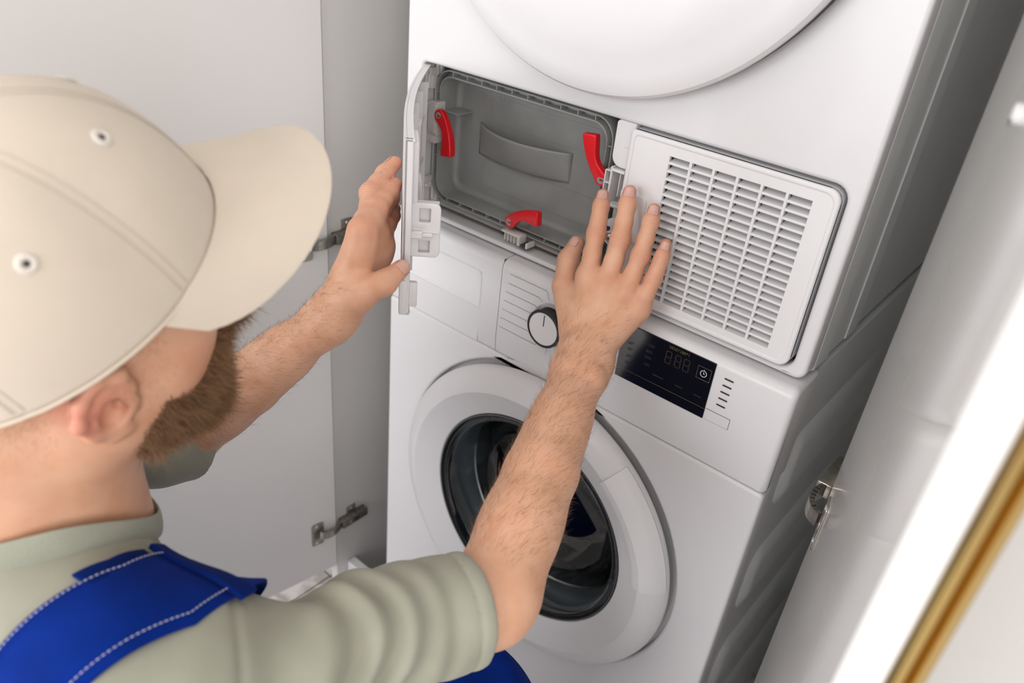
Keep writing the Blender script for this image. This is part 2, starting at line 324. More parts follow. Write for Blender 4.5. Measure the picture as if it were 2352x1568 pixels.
sl = mesh('slat', *(lambda P: ([(x, y, z) for x in (0.0002, sw - 0.0002) for y, z in P], [(0, 1, 2, 3), (7, 6, 5, 4), (0, 4, 5, 1), (1, 5, 6, 2), (2, 6, 7, 3), (3, 7, 4, 0)]))([(-0.0032, 0.0), (-0.0020, -0.0006), (0.0100, 0.0030), (0.0090, 0.0040)]))
sl.materials.append(m_plast)
for i in range(6):
    for j in range(19):
        o = bpy.data.objects.new('slat', sl); COL.objects.link(o); o.parent = gr; o.location = (gx + i * px_, 0, gz + j * pz_ - 0.0002)
link('release_tab', plate(rrect(0.3512, 0.3842, 0.930, 0.984, (0.001, 0.005, 0.005, 0.001)), [], -0.0068, -0.0042, 0.0008, 1), m_plast, gr)
# white web between cover and grille
link('corner_web', plate(rrect(0.328, 0.352, 1.004, 1.0545, (0.012, 0.001, 0.001, 0.004)), [], 0.001, 0.012, 0.0012), m_plast, dry)
MB().box((0.342, -0.0005, 1.028), (0.3505, 0.002, 1.0302), 0.0004, 1).build('web_rib', m_plast, dry)
# latch bracket right of the cover
lb = MB(); lb.box((0.334, -0.006, 0.962), (0.3365, 0.02, 1.006), 0.0006, 1); lb.box((0.3275, -0.004, 0.970), (0.3345, 0.014, 0.9715), 0.0003, 1); lb.box((0.3275, -0.004, 0.985), (0.3345, 0.014, 0.9865), 0.0003, 1); lb.box((0.3275, -0.004, 0.999), (0.3345, 0.014, 1.0005), 0.0003, 1); lb.box((0.3265, -0.005, 0.970), (0.328, 0.014, 1.0005), 0.0004, 1)
lb.box((0.3365, -0.008, 1.0015), (0.353, 0.016, 1.0045), 0.0008, 1); lb.box((0.343, 0.000, 0.972), (0.3445, 0.018, 1.000), 0.0005, 1); lb.box((0.336, -0.007, 0.961), (0.356, 0.006, 0.9645), 0.001, 1)
bmesh.ops.translate(lb.bm, verts=lb.bm.verts[:], vec=(-0.003, 0.004, -0.002)); lb.build('latch_bracket', m_plast, dry)
MB().box((0.330, 0.018, 0.866), (0.356, 0.034, 1.006), 0.002, 1).build('divider_post', m_ivory, dry)
wg = MB().prism([(0, 0), (0.024, 0), (0.024, 0.020), (0.012, 0.012), (0.004, 0.008)], 0.012, 0.0012, Matrix(((1, 0, 0, 0.334), (0, 0, 1, -0.002), (0, 1, 0, 0.936), (0, 0, 0, 1)))); bmesh.ops.translate(wg.bm, verts=wg.bm.verts[:], vec=(-0.003, 0.004, -0.002)); wg.build('catch_wedge', m_plast, dry)
sb = MB().lathe([(0.0078, 0.018), (0.0082, -0.003), (0.0076, -0.0045), (0.0062, -0.0045), (0.0058, -0.002), (0.0, -0.002)], 0.3455, 0.924, 32).build('screw_boss', m_plast, dry)
MB().lathe([(0, -0.0062), (0.003, -0.0058), (0.0046, -0.004), (0.0048, -0.002)], 0.3455, 0.924, 24).build('screw', m_chrome, sb)
MB().lathe([(0, -0.0066), (0.0012, -0.0064), (0.0014, -0.005)], 0.3455, 0.924, 6).build('screw_socket', m_dark, sb)
# --- grey heat exchanger cover
cov = MB()
def ring(b, o_, i_, y0, y1, bev=0.0005): b.me(plate(o_, [i_], y0, y1, bev, 1))
def fr(d, rr=0.026): return rrect(0.0385 + d, 0.3175 - d, 0.8735 + d, 1.0485 - d, rr - d * 0.7, 7)
ring(cov, fr(0), fr(0.0016), 0.016, 0.046); ring(cov, fr(0.0072), fr(0.0090), 0.0155, 0.056); ring(cov, fr(0.001), fr(0.008), 0.030, 0.032, 0)
cov.me(plate(fr(0.0085), [], 0.053, 0.056, 0)); cover = cov.build('heat_exchanger_cover', m_grey, dry)
def ribbox(x0, x1, z0, z1): MB().box((x0, 0.0175, z0), (x1, 0.031, z1)).build('rib', m_grey, cover, smooth=False)
for i in range(10): x = 0.066 + i * 0.0247; ribbox(x, x + 0.0012, 1.0408, 1.0475)
for i in range(10):
    x = 0.066 + i * 0.0247
    if not 0.165 < x < 0.225: ribbox(x, x + 0.0012, 0.8745, 0.8815)
for i in range(5):
    z = 0.905 + i * 0.028
    if abs(z - 0.985) > 0.02: ribbox(0.0395, 0.0462, z, z + 0.0012); ribbox(0.3098, 0.3165, z, z + 0.0012)
# fillet between the tray walls and its floor
fl = MB(); P = fr(0.0088); n = len(P); cxm, czm = 0.178, 0.961; V = []
for k in range(5):
    a = math.pi / 2 * k / 4; ins = 0.0075 * (1 - math.cos(a)); dep = 0.0532 - 0.0075 * (1 - math.sin(a))
    ins = 0.0075 * (1 - math.sin(math.pi / 2 - a)); 
    V += [(px2, 0.0532 - 0.0075 * (1 - math.sin(a)), pz2) for px2, pz2 in rrect(0.0385 + 0.0088 + ins, 0.3175 - 0.0088 - ins, 0.8735 + 0.0088 + ins, 1.0485 - 0.0088 - ins, 0.0205 - ins * 0.6, 7)]
F = [(k * n + i, k * n + (i + 1) % n, (k + 1) * n + (i + 1) % n, (k + 1) * n + i) for k in range(4) for i in range(n)]
link('cove', mesh('cove', V, F), m_grey, cover, smooth=True)
# embossed outlines and ejector marks
for (a, b_, c_, d_) in ((0.098, 0.290, 0.900, 0.938), (0.105, 0.292, 0.989, 1.022)):
    link('embossed_outline', plate(rrect(a, b_, c_, d_, 0.008), [rrect(a + 0.0006, b_ - 0.0006, c_ + 0.0006, d_ - 0.0006, 0.0075)], 0.0526, 0.0535, 0), m_grey, cover, smooth=False)
for (x, z) in ((0.062, 0.900), (0.152, 0.918), (0.098, 1.024), (0.122, 1.022)):
    link('moulding_mark', plate(circle(x, z, 0.0045, 20), [circle(x, z, 0.0040, 20)], 0.0526, 0.0535, 0), m_grey, cover, smooth=False)
# scoop handle
def scoop(u, v):
    x = 0.089 + u * 0.152 + 0.004 * v * 0; bul = (math.sin(math.pi * min(max(u, 0.0), 1.0)) ** 0.75) if 0 < u < 1 else 0
    zt = 0.9845 - 0.001 * u; zb = 0.9425 + 0.0035 * u - 0.004 * math.sin(math.pi * u)
    z = zb + (zt - zb) * v; y = 0.0535 - bul * (0.004 + 0.026 * v ** 0.7)
    return (x, y, z)
sc = MB().grid(scoop, 40, 14)
so = sc.build('grip_scoop', m_grey, cover, smooth=True); md = so.modifiers.new('s', 'SOLIDIFY'); md.thickness = 0.0022; md.offset = 0
MB().box((0.047, 0.022, 0.9925), (0.074, 0.053, 0.9945), 0.0006, 1).build('shelf_rib', m_grey, cover)
MB().prism([(0, 0), (0.03, 0), (0.03, 0.003)], 0.0015, 0, Matrix(((0, 0, 1, 0.205), (1, 0, 0, 0.021), (0, 1, 0, 0.8845), (0, 0, 0, 1)))).build('gusset', m_grey, cover)
# light ledge in front of the cover
lg = MB(); lg.grid(lambda u, v: (0.030 + u * 0.30, 0.0215 + 0.026 * v, 0.8640 + 0.0085 * v), 4, 4); lg.build('front_ledge', m_ivory, dry, smooth=False)
# --- three red levers
def lever(px, pz, ang, flip=1, yb=0.012):
    path = [(0, 0), (0.006, 0.0065), (0.013, 0.0122), (0.020, 0.0158), (0.028, 0.0180), (0.038, 0.0196), (0.0475, 0.0208)]
    wid = [0.0084, 0.0074, 0.0064, 0.0064, 0.0074, 0.0087, 0.0092]
    L, Rr = [], []
    for i, (x, y) in enumerate(path):
        a = path[max(i - 1, 0)]; c = path[min(i + 1, len(path) - 1)]; dx, dy = c[0] - a[0], c[1] - a[1]; q = math.hypot(dx, dy); nx, ny = -dy / q, dx / q
        L.append((x + nx * wid[i], y + ny * wid[i])); Rr.append((x - nx * wid[i], y - ny * wid[i]))
    a0 = math.atan2(path[1][1], path[1][0]); back = [(0.0082 * math.cos(a0 + math.pi / 2 + math.pi * t / 8), 0.0082 * math.sin(a0 + math.pi / 2 + math.pi * t / 8)) for t in range(1, 8)]
    poly = Rr + L[::-1] + back
    bm = bmesh.new(); va = [bm.verts.new((x, y, 0)) for x, y in poly]; f = bm.faces.new(va)
    r_ = bmesh.ops.extrude_face_region(bm, geom=[f]); top = [v for v in r_['geom'] if isinstance(v, bmesh.types.BMVert)]
    for v in top: s_ = min(max(v.co.x / 0.0475, 0), 1); v.co.z = 0.0085 + 0.006 * s_
    for v in va: s_ = min(max(v.co.x / 0.0475, 0), 1); v.co.z = 0.0 + 0.004 * s_ ** 2
    bmesh.ops.recalc_face_normals(bm, faces=bm.faces[:])
    ed = [e for e in bm.edges if e.calc_face_angle(0) > 0.6]
    bmesh.ops.bevel(bm, geom=ed, offset=0.0018, segments=3, affect='EDGES', profile=0.5)
    ca, sa = math.cos(ang), math.sin(ang)
    mt = Matrix(((ca, -sa * flip, 0, px), (0, 0, -1, yb), (sa, ca * flip, 0, pz), (0, 0, 0, 1)))
    b = MB(); b._add(bm, mt); bmesh.ops.recalc_face_normals(b.bm, faces=b.bm.faces[:])
    lv = b.build('locking_lever', m_red, dry, ang=50)
    MB().lathe([(0.0049, yb), (0.0049, yb - 0.0088), (0.0043, yb - 0.0093), (0.0018, yb - 0.0093), (0.0016, yb - 0.0080), (0, yb - 0.0080)], px, pz, 24).build('pivot_pin', mat('pin_grey', (0.30, 0.30, 0.30), 0.35) if 'pin_grey' not in bpy.data.materials else bpy.data.materials['pin_grey'], lv)
    MB().box((px + 0.0005, yb - 0.0096, pz - 0.0006), (px + 0.0042, yb - 0.0090, pz + 0.0006)).build('pin_slot', m_dark, lv, smooth=False)
    MB().lathe([(0, yb - 0.0082), (0.0017, yb - 0.0082)], px, pz, 12).build('pin_hole', m_dark, lv)
    return lv
lever(0.0578, 0.9914, math.radians(-90)); lever(0.3169, 0.9829, math.radians(90)); lever(0.1919, 0.8896, math.radians(-1))
# latch keepers for the levers
kp = MB(); kp.me(plate(rrect(0.0300, 0.0505, 0.962, 1.006, (0.002, 0.001, 0.002, 0.010)), [rrect(0.0322, 0.0345, 0.968, 0.980, 0.0005), rrect(0.0322, 0.0345, 0.982, 0.994, 0.0005)], 0.008, 0.024, 0.0012)); kp.me(plate(rrect(0.0355, 0.0500, 0.966, 1.0035, (0.001, 0.001, 0.001, 0.008)), [], 0.0055, 0.010, 0.0012)); kp.box((0.0292, 0.0075, 0.951), (0.049, 0.022, 0.9625), 0.0025, 2); kp.build('latch_keeper', m_ivory, dry)
kb = MB(); kb.box((0.182, 0.001, 0.8745), (0.2125, 0.016, 0.8775), 0.001, 2); kb.box((0.210, 0.001, 0.864), (0.2125, 0.016, 0.8755), 0.0005, 1)
for i in range(5): kb.box((0.1865 + i * 0.0052, 0.003, 0.864), (0.1875 + i * 0.0052, 0.015, 0.875))
kb.box((0.186, 0.0125, 0.864), (0.211, 0.014, 0.875)); kb.box((0.2225, 0.002, 0.864), (0.2255, 0.018, 0.8715), 0.0005, 1); kb.build('latch_keeper', m_ivory, dry)
MB().box((0.2125, 0.004, 0.8632), (0.2225, 0.020, 0.866)).build('latch_slot', m_dark, dry, smooth=False)
# hinge strip behind the flap with its screws
hs = MB(); hs.box((0.0285, 0.024, 0.866), (0.040, 0.030, 1.052), 0.001, 1); hs.box((0.0345, 0.020, 0.868), (0.0375, 0.026, 1.05), 0.0005, 1); hs.box((0.030, 0.010, 1.020), (0.0375, 0.026, 1.0375), 0.0008, 1); hs.box((0.0322, 0.009, 1.0365), (0.0352, 0.024, 1.046), 0.0006, 1); hs.box((0.029, 0.012, 0.886), (0.037, 0.026, 0.894), 0.001, 1); hs.box((0.0335, 0.006, 0.892), (0.0365, 0.018, 0.903), 0.001, 1)
hsx = hs.build('hinge_strip', m_ivory, dry)
for z in (1.036, 0.910): MB().lathe([(0, 0.0225), (0.0025, 0.0222), (0.0036, 0.0238), (0.0036, 0.026)], 0.0405, z, 16).build('screw', m_greyd, hsx)
# --- open flap, swung out about its left edge
FO = Vector((0.0300, 0.0020, 0)); FD = Vector((0.226, -0.242, 0)).normalized(); FN = Vector((-FD.y, FD.x, 0)); FN = FN if FN.x > 0 else -FN
FM = Matrix(((FD.x, FN.x, 0, FO.x), (FD.y, FN.y, 0, FO.y), (0, 0, 1, 0), (0, 0, 0, 1)))      # x along flap, y towards its inside, z up
FW, FZ0, FZ1 = 0.3265, 0.8675, 1.0515
bow = lambda u: -0.0095 * math.sin(math.pi * min(max(u, 0), 1)) ** 0.9 if 0 < u < 1 else 0.0
def bent(b, n=1):
    """bend the collected flap parts along the bowed front"""
    for v in b.bm.verts: v.co.y += bow(v.co.x / FW)
    bmesh.ops.transform(b.bm, matrix=FM, verts=b.bm.verts[:]); return b
def strip(x0, x1, y0, y1, z0, z1, n=16, b=None):
    b = b or MB(); V = []; bm = bmesh.new(); R_ = []
    for i in range(n + 1):
        x = x0 + (x1 - x0) * i / n; R_.append([bm.verts.new(p) for p in ((x, y0, z0), (x, y1, z0), (x, y1, z1), (x, y0, z1))])
    for A, B in zip(R_[:-1], R_[1:]):
        for k in range(4): bm.faces.new((A[k], A[(k + 1) % 4], B[(k + 1) % 4], B[k]))
    bm.faces.new(R_[0][::-1]); bm.faces.new(R_[-1]); bmesh.ops.recalc_face_normals(bm, faces=bm.faces[:]); b._add(bm); return b
fb = MB(); strip(0.0, FW, 0.0, 0.0028, FZ0, FZ1, 28, fb); strip(0.004, FW, 0.0026, 0.0095, FZ1 - 0.0025, FZ1, 28, fb); strip(0.004, FW, 0.0026, 0.0095, FZ0, FZ0 + 0.0025, 28, fb); fb.box((FW - 0.0035, 0.0, FZ0), (FW, 0.0085, FZ1), 0.0008, 1)
flap = bent(fb).build('service_flap', m_plast, dry, ang=40)
r1 = MB()
for z in (0.905, 0.945, 1.0): strip(0.03, 0.27, 0.0025, 0.011, z, z + 0.0018, 20, r1)
for x in (0.05, 0.10, 0.15, 0.20, 0.245): r1.box((x, 0.002, 0.880), (x + 0.0018, 0.013, 1.04))
bent(r1).build('stiffening_rib', m_plast, flap, smooth=False)
r2 = MB(); r2.box((0.275, 0.0025, 0.985), (0.318, 0.0145, 1.046), 0.002, 2); r2.box((0.24, 0.0025, 0.955), (0.262, 0.02, 0.99), 0.001, 1); r2.box((0.14, 0.0025, 0.96), (0.165, 0.016, 1.02), 0.001, 1); bent(r2).build('clip_block', m_plast, flap)
lt = MB(); lt.me(plate(rrect(0.0, 0.036, 0.930, 0.9865, (0.006, 0.001, 0.001, 0.006)), [rrect(0.010, 0.021, 0.967, 0.9815, 0.0008), rrect(0.010, 0.021, 0.9345, 0.948, 0.0008)], -0.003, 0.003, 0.001))
bm_ = lt.bm
for v in bm_.verts: x, y, z = v.co; v.co = (FW - 0.012 - y, 0.0375 - x, z)
lt.box((FW - 0.0185, 0.004, 0.930), (FW - 0.0165, 0.036, 0.9865)); lt.box((FW - 0.017, 0.003, 0.957), (FW - 0.0075, 0.036, 0.9585), 0.0005, 1); lt.box((FW - 0.017, 0.003, 0.9625), (FW - 0.0075, 0.022, 0.964), 0.0005, 1); lt.box((FW - 0.013, 0.003, 0.951), (FW - 0.0045, 0.020, 0.959), 0.001, 1); lt.box((FW - 0.013, 0.018, 0.9525), (FW - 0.006, 0.030, 0.957), 0.001, 1)
lt.box((FW - 0.016, 0.0025, 0.9865), (FW - 0.010, 0.014, 1.006), 0.002, 2); lt.box((FW - 0.016, 0.0025, 0.930), (FW - 0.0035, 0.008, 0.9865), 0.001, 1)
bent(lt).build('latch_tongue', m_plast, flap)
fb2 = MB(); fb2.box((FW - 0.007, -0.002, 0.868), (FW + 0.0015, 0.006, 0.907), 0.0012, 2); fb2.box((FW - 0.0085, 0.005, 0.876), (FW - 0.002, 0.0165, 0.904), 0.0015, 2); bent(fb2).build('finger_lip', m_plast, flap)
# ------------------------------------------------------------------ washing machine (lower machine)
wash = empty('washing_machine', (0.3, 0.3, 0.0), 'white front-loading washing machine under the dryer with dial, black display and round glass door', 'washing machine')
WX0, WX1, WY, WT, SEAM = -0.005, 0.6015, -0.018, 0.850, 0.7125
WCX, WCZ = 0.298, 0.476
link('front_panel', plate(rrect(WX0, WX1, 0.075, SEAM - 0.0005, (0.01, 0.01, 0.0056, 0.0056)), [circle(WCX, WCZ, 0.2405, 96)], WY, 0.012, 0.0045, 3), m_white, wash)
link('kick_panel', plate(rrect(WX0, WX1, 0.012, 0.0735, 0.006), [], WY, 0.012, 0.003, 2), m_white, wash)
MB().lathe([(0.2455, WY + 0.0135), (0.215, WY + 0.0135)], WCX, WCZ, 96).build('door_recess', m_white, wash)
casing('casing', [(0.6005, -0.010), (0.6008, -0.002), (0.6008, 0.0105), (0.5985, 0.0120), (0.597, 0.0135), (0.597, 0.565), (0.588, 0.575), (0.008, 0.575), (0.000, 0.565), (0.000, 0.012), (-0.004, 0.0085), (-0.004, -0.010)], 0.02, WT - 0.004, m_side, wash)
MB().box((0.0, -0.006, 0.70), (0.596, 0.004, 0.725)).build('seam_filler', mat('brown_dirt', (0.20, 0.16, 0.09), 0.9), wash, smooth=False)
for fx in (0.05, 0.55):
    for fy in (0.06, 0.52): MB().lathe([(0, 0), (0.02, 0), (0.02, 0.012), (0.008, 0.016), (0.008, 0.03)], 0, 0, 20, mtx=Matrix.Translation((fx, fy, 0)) @ Matrix.Rotation(math.pi / 2, 4, 'X')).build('foot', m_dark, wash)
# control panel: profile along X with a rounded top
prof = [(0.02, SEAM + 0.0008), (-0.0165, SEAM + 0.0008), (-0.0185, SEAM + 0.003), (-0.0205, 0.7330), (-0.0200, 0.838)] + [(-0.0200 + 0.012 * (1 - math.cos(a)), 0.838 + 0.012 * math.sin(a)) for a in [math.pi / 2 * k / 6 for k in range(1, 7)]] + [(0.04, WT), (0.04, SEAM + 0.0008)]
DRX = 0.2075
MX = lambda x0: Matrix(((0, 0, 1, x0), (1, 0, 0, 0), (0, 1, 0, 0), (0, 0, 0, 1)))
def panel(name, x0, x1, bev=0.0035):
    bm = bmesh.new(); n = len(prof); A = [bm.verts.new((y, z, 0)) for y, z in prof]; B = [bm.verts.new((y, z, x1 - x0)) for y, z in prof]
    fa = bm.faces.new(A[::-1]); fb_ = bm.faces.new(B)
    for i in range(n): bm.faces.new((A[i], A[(i + 1) % n], B[(i + 1) % n], B[i]))
    bmesh.ops.recalc_face_normals(bm, faces=bm.faces[:])
    return bm
b = MB(); bm = panel('p', DRX + 0.0006, WX1); bmesh.ops.bevel(bm, geom=[e for e in bm.edges if all(abs(v.co.z - (WX1 - DRX - 0.0006)) < 1e-6 for v in e.verts)], offset=0.007, segments=4, affect='EDGES', profile=0.5); b._add(bm, MX(DRX + 0.0006)); cp = b.build('control_panel', m_white, wash, ang=30)
# detergent drawer front with a recessed grip
b = MB(); rx0, rx1, rz0, rz1 = 0.026, 0.1745, 0.767, 0.8205
xs = [WX0, rx0, rx1, DRX - 0.0006]
for (a, c_) in ((WX0, rx0), (rx1, DRX - 0.0006)): bm = panel('d', a, c_); b._add(bm, MX(a))
ylo, yhi = -0.0204, -0.0201
b.box((rx0, -0.0204, SEAM + 0.003), (rx1, 0.03, rz0)); 
V = []
b.grid(lambda u, v: (rx0 + u * (rx1 - rx0), -0.0204 + 0.016 * v, rz0 + (rz1 - rz0 - 0.012) * v ** 0.8), 2, 8)
b.grid(lambda u, v: (rx0 + u * (rx1 - rx0), -0.0044 - 0.004 * v, rz1 - 0.012 + 0.012 * v), 2, 4)
b.box((rx0, -0.0201, rz1), (rx1, 0.03, 0.838)); 
pr2 = [p for p in prof if p[1] >= 0.838 - 1e-6 and p[0] < 0.03] + [(0.04, WT), (0.04, 0.838)]
b.prism(pr2, rx1 - rx0, 0, MX(rx0)); b.box((rx0, -0.0185, SEAM + 0.0008), (rx1, 0.02, SEAM + 0.0032))
dr = b.build('detergent_drawer', m_white, wash, ang=30)
link('grip_outline', plate(rrect(0.03, 0.1752, rz0 - 0.0006, rz1 + 0.0006, (0, 0.001, 0.010, 0)), [rrect(0.0305, 0.1747, rz0 - 0.0001, rz1 + 0.0001, (0, 0.001, 0.0097, 0))], -0.0208, -0.0198, 0), m_ivory, dr, smooth=False)
MB().box((DRX - 0.0005, -0.017, SEAM + 0.001), (DRX + 0.0005, 0.01, WT - 0.001)).build('drawer_gap', m_line, wash, smooth=False)
# programme lines
PY = -0.0207
lines = [[(0.2217, 0.8352), (0.281, 0.8352), (0.2862, 0.8246)], [(0.2202, 0.8218), (0.2708, 0.8218), (0.2765, 0.8175)], [(0.2168, 0.8086), (0.2655, 0.8086), (0.2694, 0.8068)], [(0.2147, 0.7953), (0.26, 0.7953)], [(0.2141, 0.7818), (0.2572, 0.7818)], [(0.2123, 0.7685), (0.2595, 0.7685)], [(0.2112, 0.7547), (0.2732, 0.7547), (0.2749, 0.7572)], [(0.2925, 0.7588), (0.2913, 0.7487)]]
for L in lines + [[(0.59 - 0.0 - x, z) for x, z in L] for L in lines[:0]]:
    b = MB()
    for (xa, za), (xb, zb) in zip(L[:-1], L[1:]):
        d = Vector((xb - xa, 0, zb - za)); ln = d.length; d.normalize(); nn = Vector((-d.z, 0, d.x)) * 0.00021
        V = [Vector((xa, PY, za)) + nn, Vector((xa, PY, za)) - nn, Vector((xb, PY, zb)) - nn, Vector((xb, PY, zb)) + nn]
        bm = bmesh.new(); q = [bm.verts.new(v) for v in V]; bm.faces.new(q); b._add(bm)
    b.build('programme_line', m_line, cp, smooth=False)
# dial
DX, DZ = 0.2935, 0.7925
dial = MB().lathe([(0.0285, -0.0205), (0.0285, -0.0220), (0.0262, -0.0226), (0.0262, -0.0205)], DX, DZ, 64).build('dial', mat('silver_ring', (0.45, 0.45, 0.46), 0.25, metal=0.7), wash)
MB().lathe([(0.0235, -0.0205), (0.0240, -0.034), (0.0252, -0.0345), (0.0252, -0.0362), (0.0240, -0.0372), (0.0222, -0.0372), (0.0218, -0.0362)], DX, DZ, 64).build('dial_rim', m_ink, dial)
MB().lathe([(0.0219, -0.0355), (0.0215, -0.0366), (0, -0.0366)], DX, DZ, 64).build('dial_face', m_plast, dial)
MB().box((DX - 0.0007, -0.0370, DZ + 0.004), (DX + 0.0007, -0.0364, DZ + 0.0195), 0.0002, 1, Matrix.Translation((0, 0, 0))).build('pointer', m_ink, dial, smooth=False)
# display
disp = link('display', plate(rrect(0.3945, 0.5125, 0.7706, 0.8418, 0.0006), [], -0.0213, -0.019, 0.0002, 1), m_black, wash)
DY = -0.02145
def bar(x0, x1, z0, z1, m, name, par=disp, y=DY): return MB().box((x0, y - 0.00005, z0), (x1, y + 0.0001, z1)).build(name, m, par, smooth=False)
bar(0.3950, 0.5118, 0.7832, 0.7834, m_scr, 'panel_seam')
for x0, x1, z in ((0.4425, 0.4565, 0.7946), (0.4715, 0.4815, 0.7946), (0.4955, 0.5050, 0.7946)): bar(x0, x1, z - 0.0007, z + 0.0007, m_seg2, 'indicator_bar')
SEGS = [((0, 1), (1, 1)), ((0, 0.5), (1, 0.5)), ((0, 0), (1, 0)), ((0, 0.5), (0, 1)), ((1, 0.5), (1, 1)), ((0, 0), (0, 0.5)), ((1, 0), (1, 0.5))]
for k, x in enumerate((0.4535, 0.4655, 0.4762)):
    for (a, c_) in SEGS:
        xa, xb = sorted((x + a[0] * 0.0066, x + c_[0] * 0.0066)); za, zb = sorted((0.8165 + a[1] * 0.0150, 0.8165 + c_[1] * 0.0150)); t = 0.0006
        bar(xa - (t if xa == xb else -0.0004), xb + (t if xa == xb else -0.0004), za - (t if za == zb else -0.0004), zb + (t if za == zb else -0.0004), m_seg, 'digit_segment')
text('28507380*1', 0.0052, (0.4680, DY, 0.8372), m_yel, disp, space=1.05)
for s_, z in (('1000', 0.8278), ('800', 0.8198), ('500', 0.8117), ('100', 0.8027)): text(s_, 0.0056, (0.4325, DY, z), m_seg2, disp)
for s_, z in (('60°', 0.8197), ('40°', 0.8117), ('30°', 0.8023), ('20°', 0.7933)): text(s_, 0.0056, (0.4083, DY, z), m_seg2, disp)
link('button_outline', plate(rrect(0.4932, 0.5095, 0.8163, 0.8317, 0.0004), [rrect(0.4934, 0.5093, 0.8165, 0.8315, 0.0003)], DY - 0.0001, DY + 0.0001), m_scr, disp, smooth=False)
ck = MB(); ck.lathe([(0.0040, DY), (0.0040, DY - 0.0001), (0.0034, DY - 0.0001)], 0.5010, 0.8240, 32); ck.box((0.5008, DY - 0.0001, 0.8240), (0.5013, DY, 0.8264)); ck.box((0.5008, DY - 0.0001, 0.8236), (0.5026, DY, 0.8241)); ck.prism([(-0.0012, 0), (0.0012, 0), (0, 0.0018)], 0.0001, 0, Matrix(((1, 0, 0, 0.5010), (0, 0, 1, DY - 0.0001), (0, 1, 0, 0.8274), (0, 0, 0, 1)))); ck.build('clock_icon', m_icon, disp, smooth=False)
for k in range(5):
    z = 0.8298 - k * 0.00852; x = 0.5299 - 0.0003 * k; bar(x - 0.0052, x + 0.0052, z - 0.0008, z + 0.0008, m_ink, 'indicator_mark', cp, -0.0208)
link('service_tab', plate(rrect(0.513, 0.5428, 0.7716, 0.7844, (0, 0.0006, 0.0006, 0)), [], -0.0211, -0.019, 0.0003, 1), m_white, cp)
link('tab_outline', plate(rrect(0.513, 0.5431, 0.7713, 0.7847, 0.0004), [rrect(0.513, 0.5428, 0.7716, 0.7844, 0.0003)], -0.0208, -0.0204), m_line, cp, smooth=False)
# embossed side swages
sx = 0.597
for zc in (0.700, 0.517, 0.338, 0.16):
    V = []; rings = []
    for ins, ht in ((0, -0.001), (0.004, 0.0012), (0.018, 0.0050), (0.026, 0.0062), (0.030, 0.0064)):
        rings.append([(sx + ht, y, z) for y, z in rrect(0.042 + ins, 0.52 - ins, zc - 0.058 + ins, zc + 0.058 - ins, max(0.034 - ins, 0.006), 5)])
    n = len(rings[0]); V = [v for r_ in rings for v in r_]; F = [(k * n + i, k * n + (i + 1) % n, (k + 1) * n + (i + 1) % n, (k + 1) * n + i) for k in range(len(rings) - 1) for i in range(n)] + [tuple(range((len(rings) - 1) * n, len(rings) * n))]
    link('side_swage', mesh('side_swage', V, F), m_side, wash, smooth=None, ang=40)
MB().box((0.5972, 0.034, 0.806), (0.5985, 0.0375, 0.838), 0.0005, 1).build('side_clip', m_plast, wash)
# door
wd = MB().lathe([(0.225, -0.0195), (0.2340, -0.0205), (0.2362, -0.0235), (0.2364, -0.0275), (0.2350, -0.0325), (0.2320, -0.0370), (0.2275, -0.0412), (0.2215, -0.0448), (0.2145, -0.0478), (0.2065, -0.0505), (0.2045, -0.0506), (0.2025, -0.0496), (0.180, -0.0405), (0.1665, -0.0335), (0.1645, -0.030), (0.1645, -0.015)], WCX, WCZ, 128).build('door', m_white, wash, ang=22)
MB().lathe([(0.1652, -0.031), (0.1640, -0.0335), (0.1625, -0.0335), (0.1615, -0.030), (0.1615, -0.012)], WCX, WCZ, 128).build('glass_rim', mat('dark_chrome', (0.12, 0.125, 0.12), 0.15, metal=0.8), wd)
a0, a1 = math.radians(9), math.radians(52.5)
hp = [(0.2350, -0.028), (0.2362, -0.0330), (0.2310, -0.0410), (0.2255, -0.0455), (0.2130, -0.0525), (0.2090, -0.0535), (0.2000, -0.0520), (0.1950, -0.0490), (0.1940, -0.043), (0.1990, -0.040)]
b = MB(); b.lathe(hp, WCX, WCZ, 40, a0, a1)
for a in (a0, a1): bm = bmesh.new(); bm.faces.new([bm.verts.new((WCX + r * math.cos(a), y, WCZ + r * math.sin(a))) for r, y in hp]); b._add(bm)
b.build('door_handle', m_plast, wd, ang=22)
gp = [(0.1618, -0.0285), (0.1600, -0.0310), (0.1545, -0.0310), (0.1475, -0.022), (0.1400, 0.002), (0.1330, 0.032), (0.1180, 0.052), (0.0800, 0.064), (0.0, 0.068)]
gi = [(r - (0.0045 if r > 0.01 else 0), y + (0.0 if r > 0.13 else -0.0045)) for r, y in gp[3:]]
MB().lathe(gp[::-1] + [(0.1570, -0.024), (0.150, -0.024)][:0] , WCX, WCZ, 96).build('door_glass', m_glass, wd, smooth=True)
gk = MB().lathe([(0.162, -0.012), (0.170, 0.004), (0.166, 0.022), (0.150, 0.030), (0.158, 0.040), (0.172, 0.052), (0.172, 0.09), (0.205, 0.098)], WCX, WCZ, 96).build('door_seal', m_gasket, wash, smooth=True)
MB().lathe([(0.150, 0.029), (0.1485, 0.031), (0.150, 0.033)], WCX, WCZ, 96).build('seal_ring', m_chrome, wash)
drum = MB().lathe([(0.172, 0.085), (0.178, 0.092), (0.205, 0.10), (0.232, 0.115), (0.236, 0.13), (0.236, 0.40), (0.222, 0.43), (0.0, 0.45)], WCX, WCZ, 96).build('drum', m_drum, wash, smooth=True)
hol = MB(); 
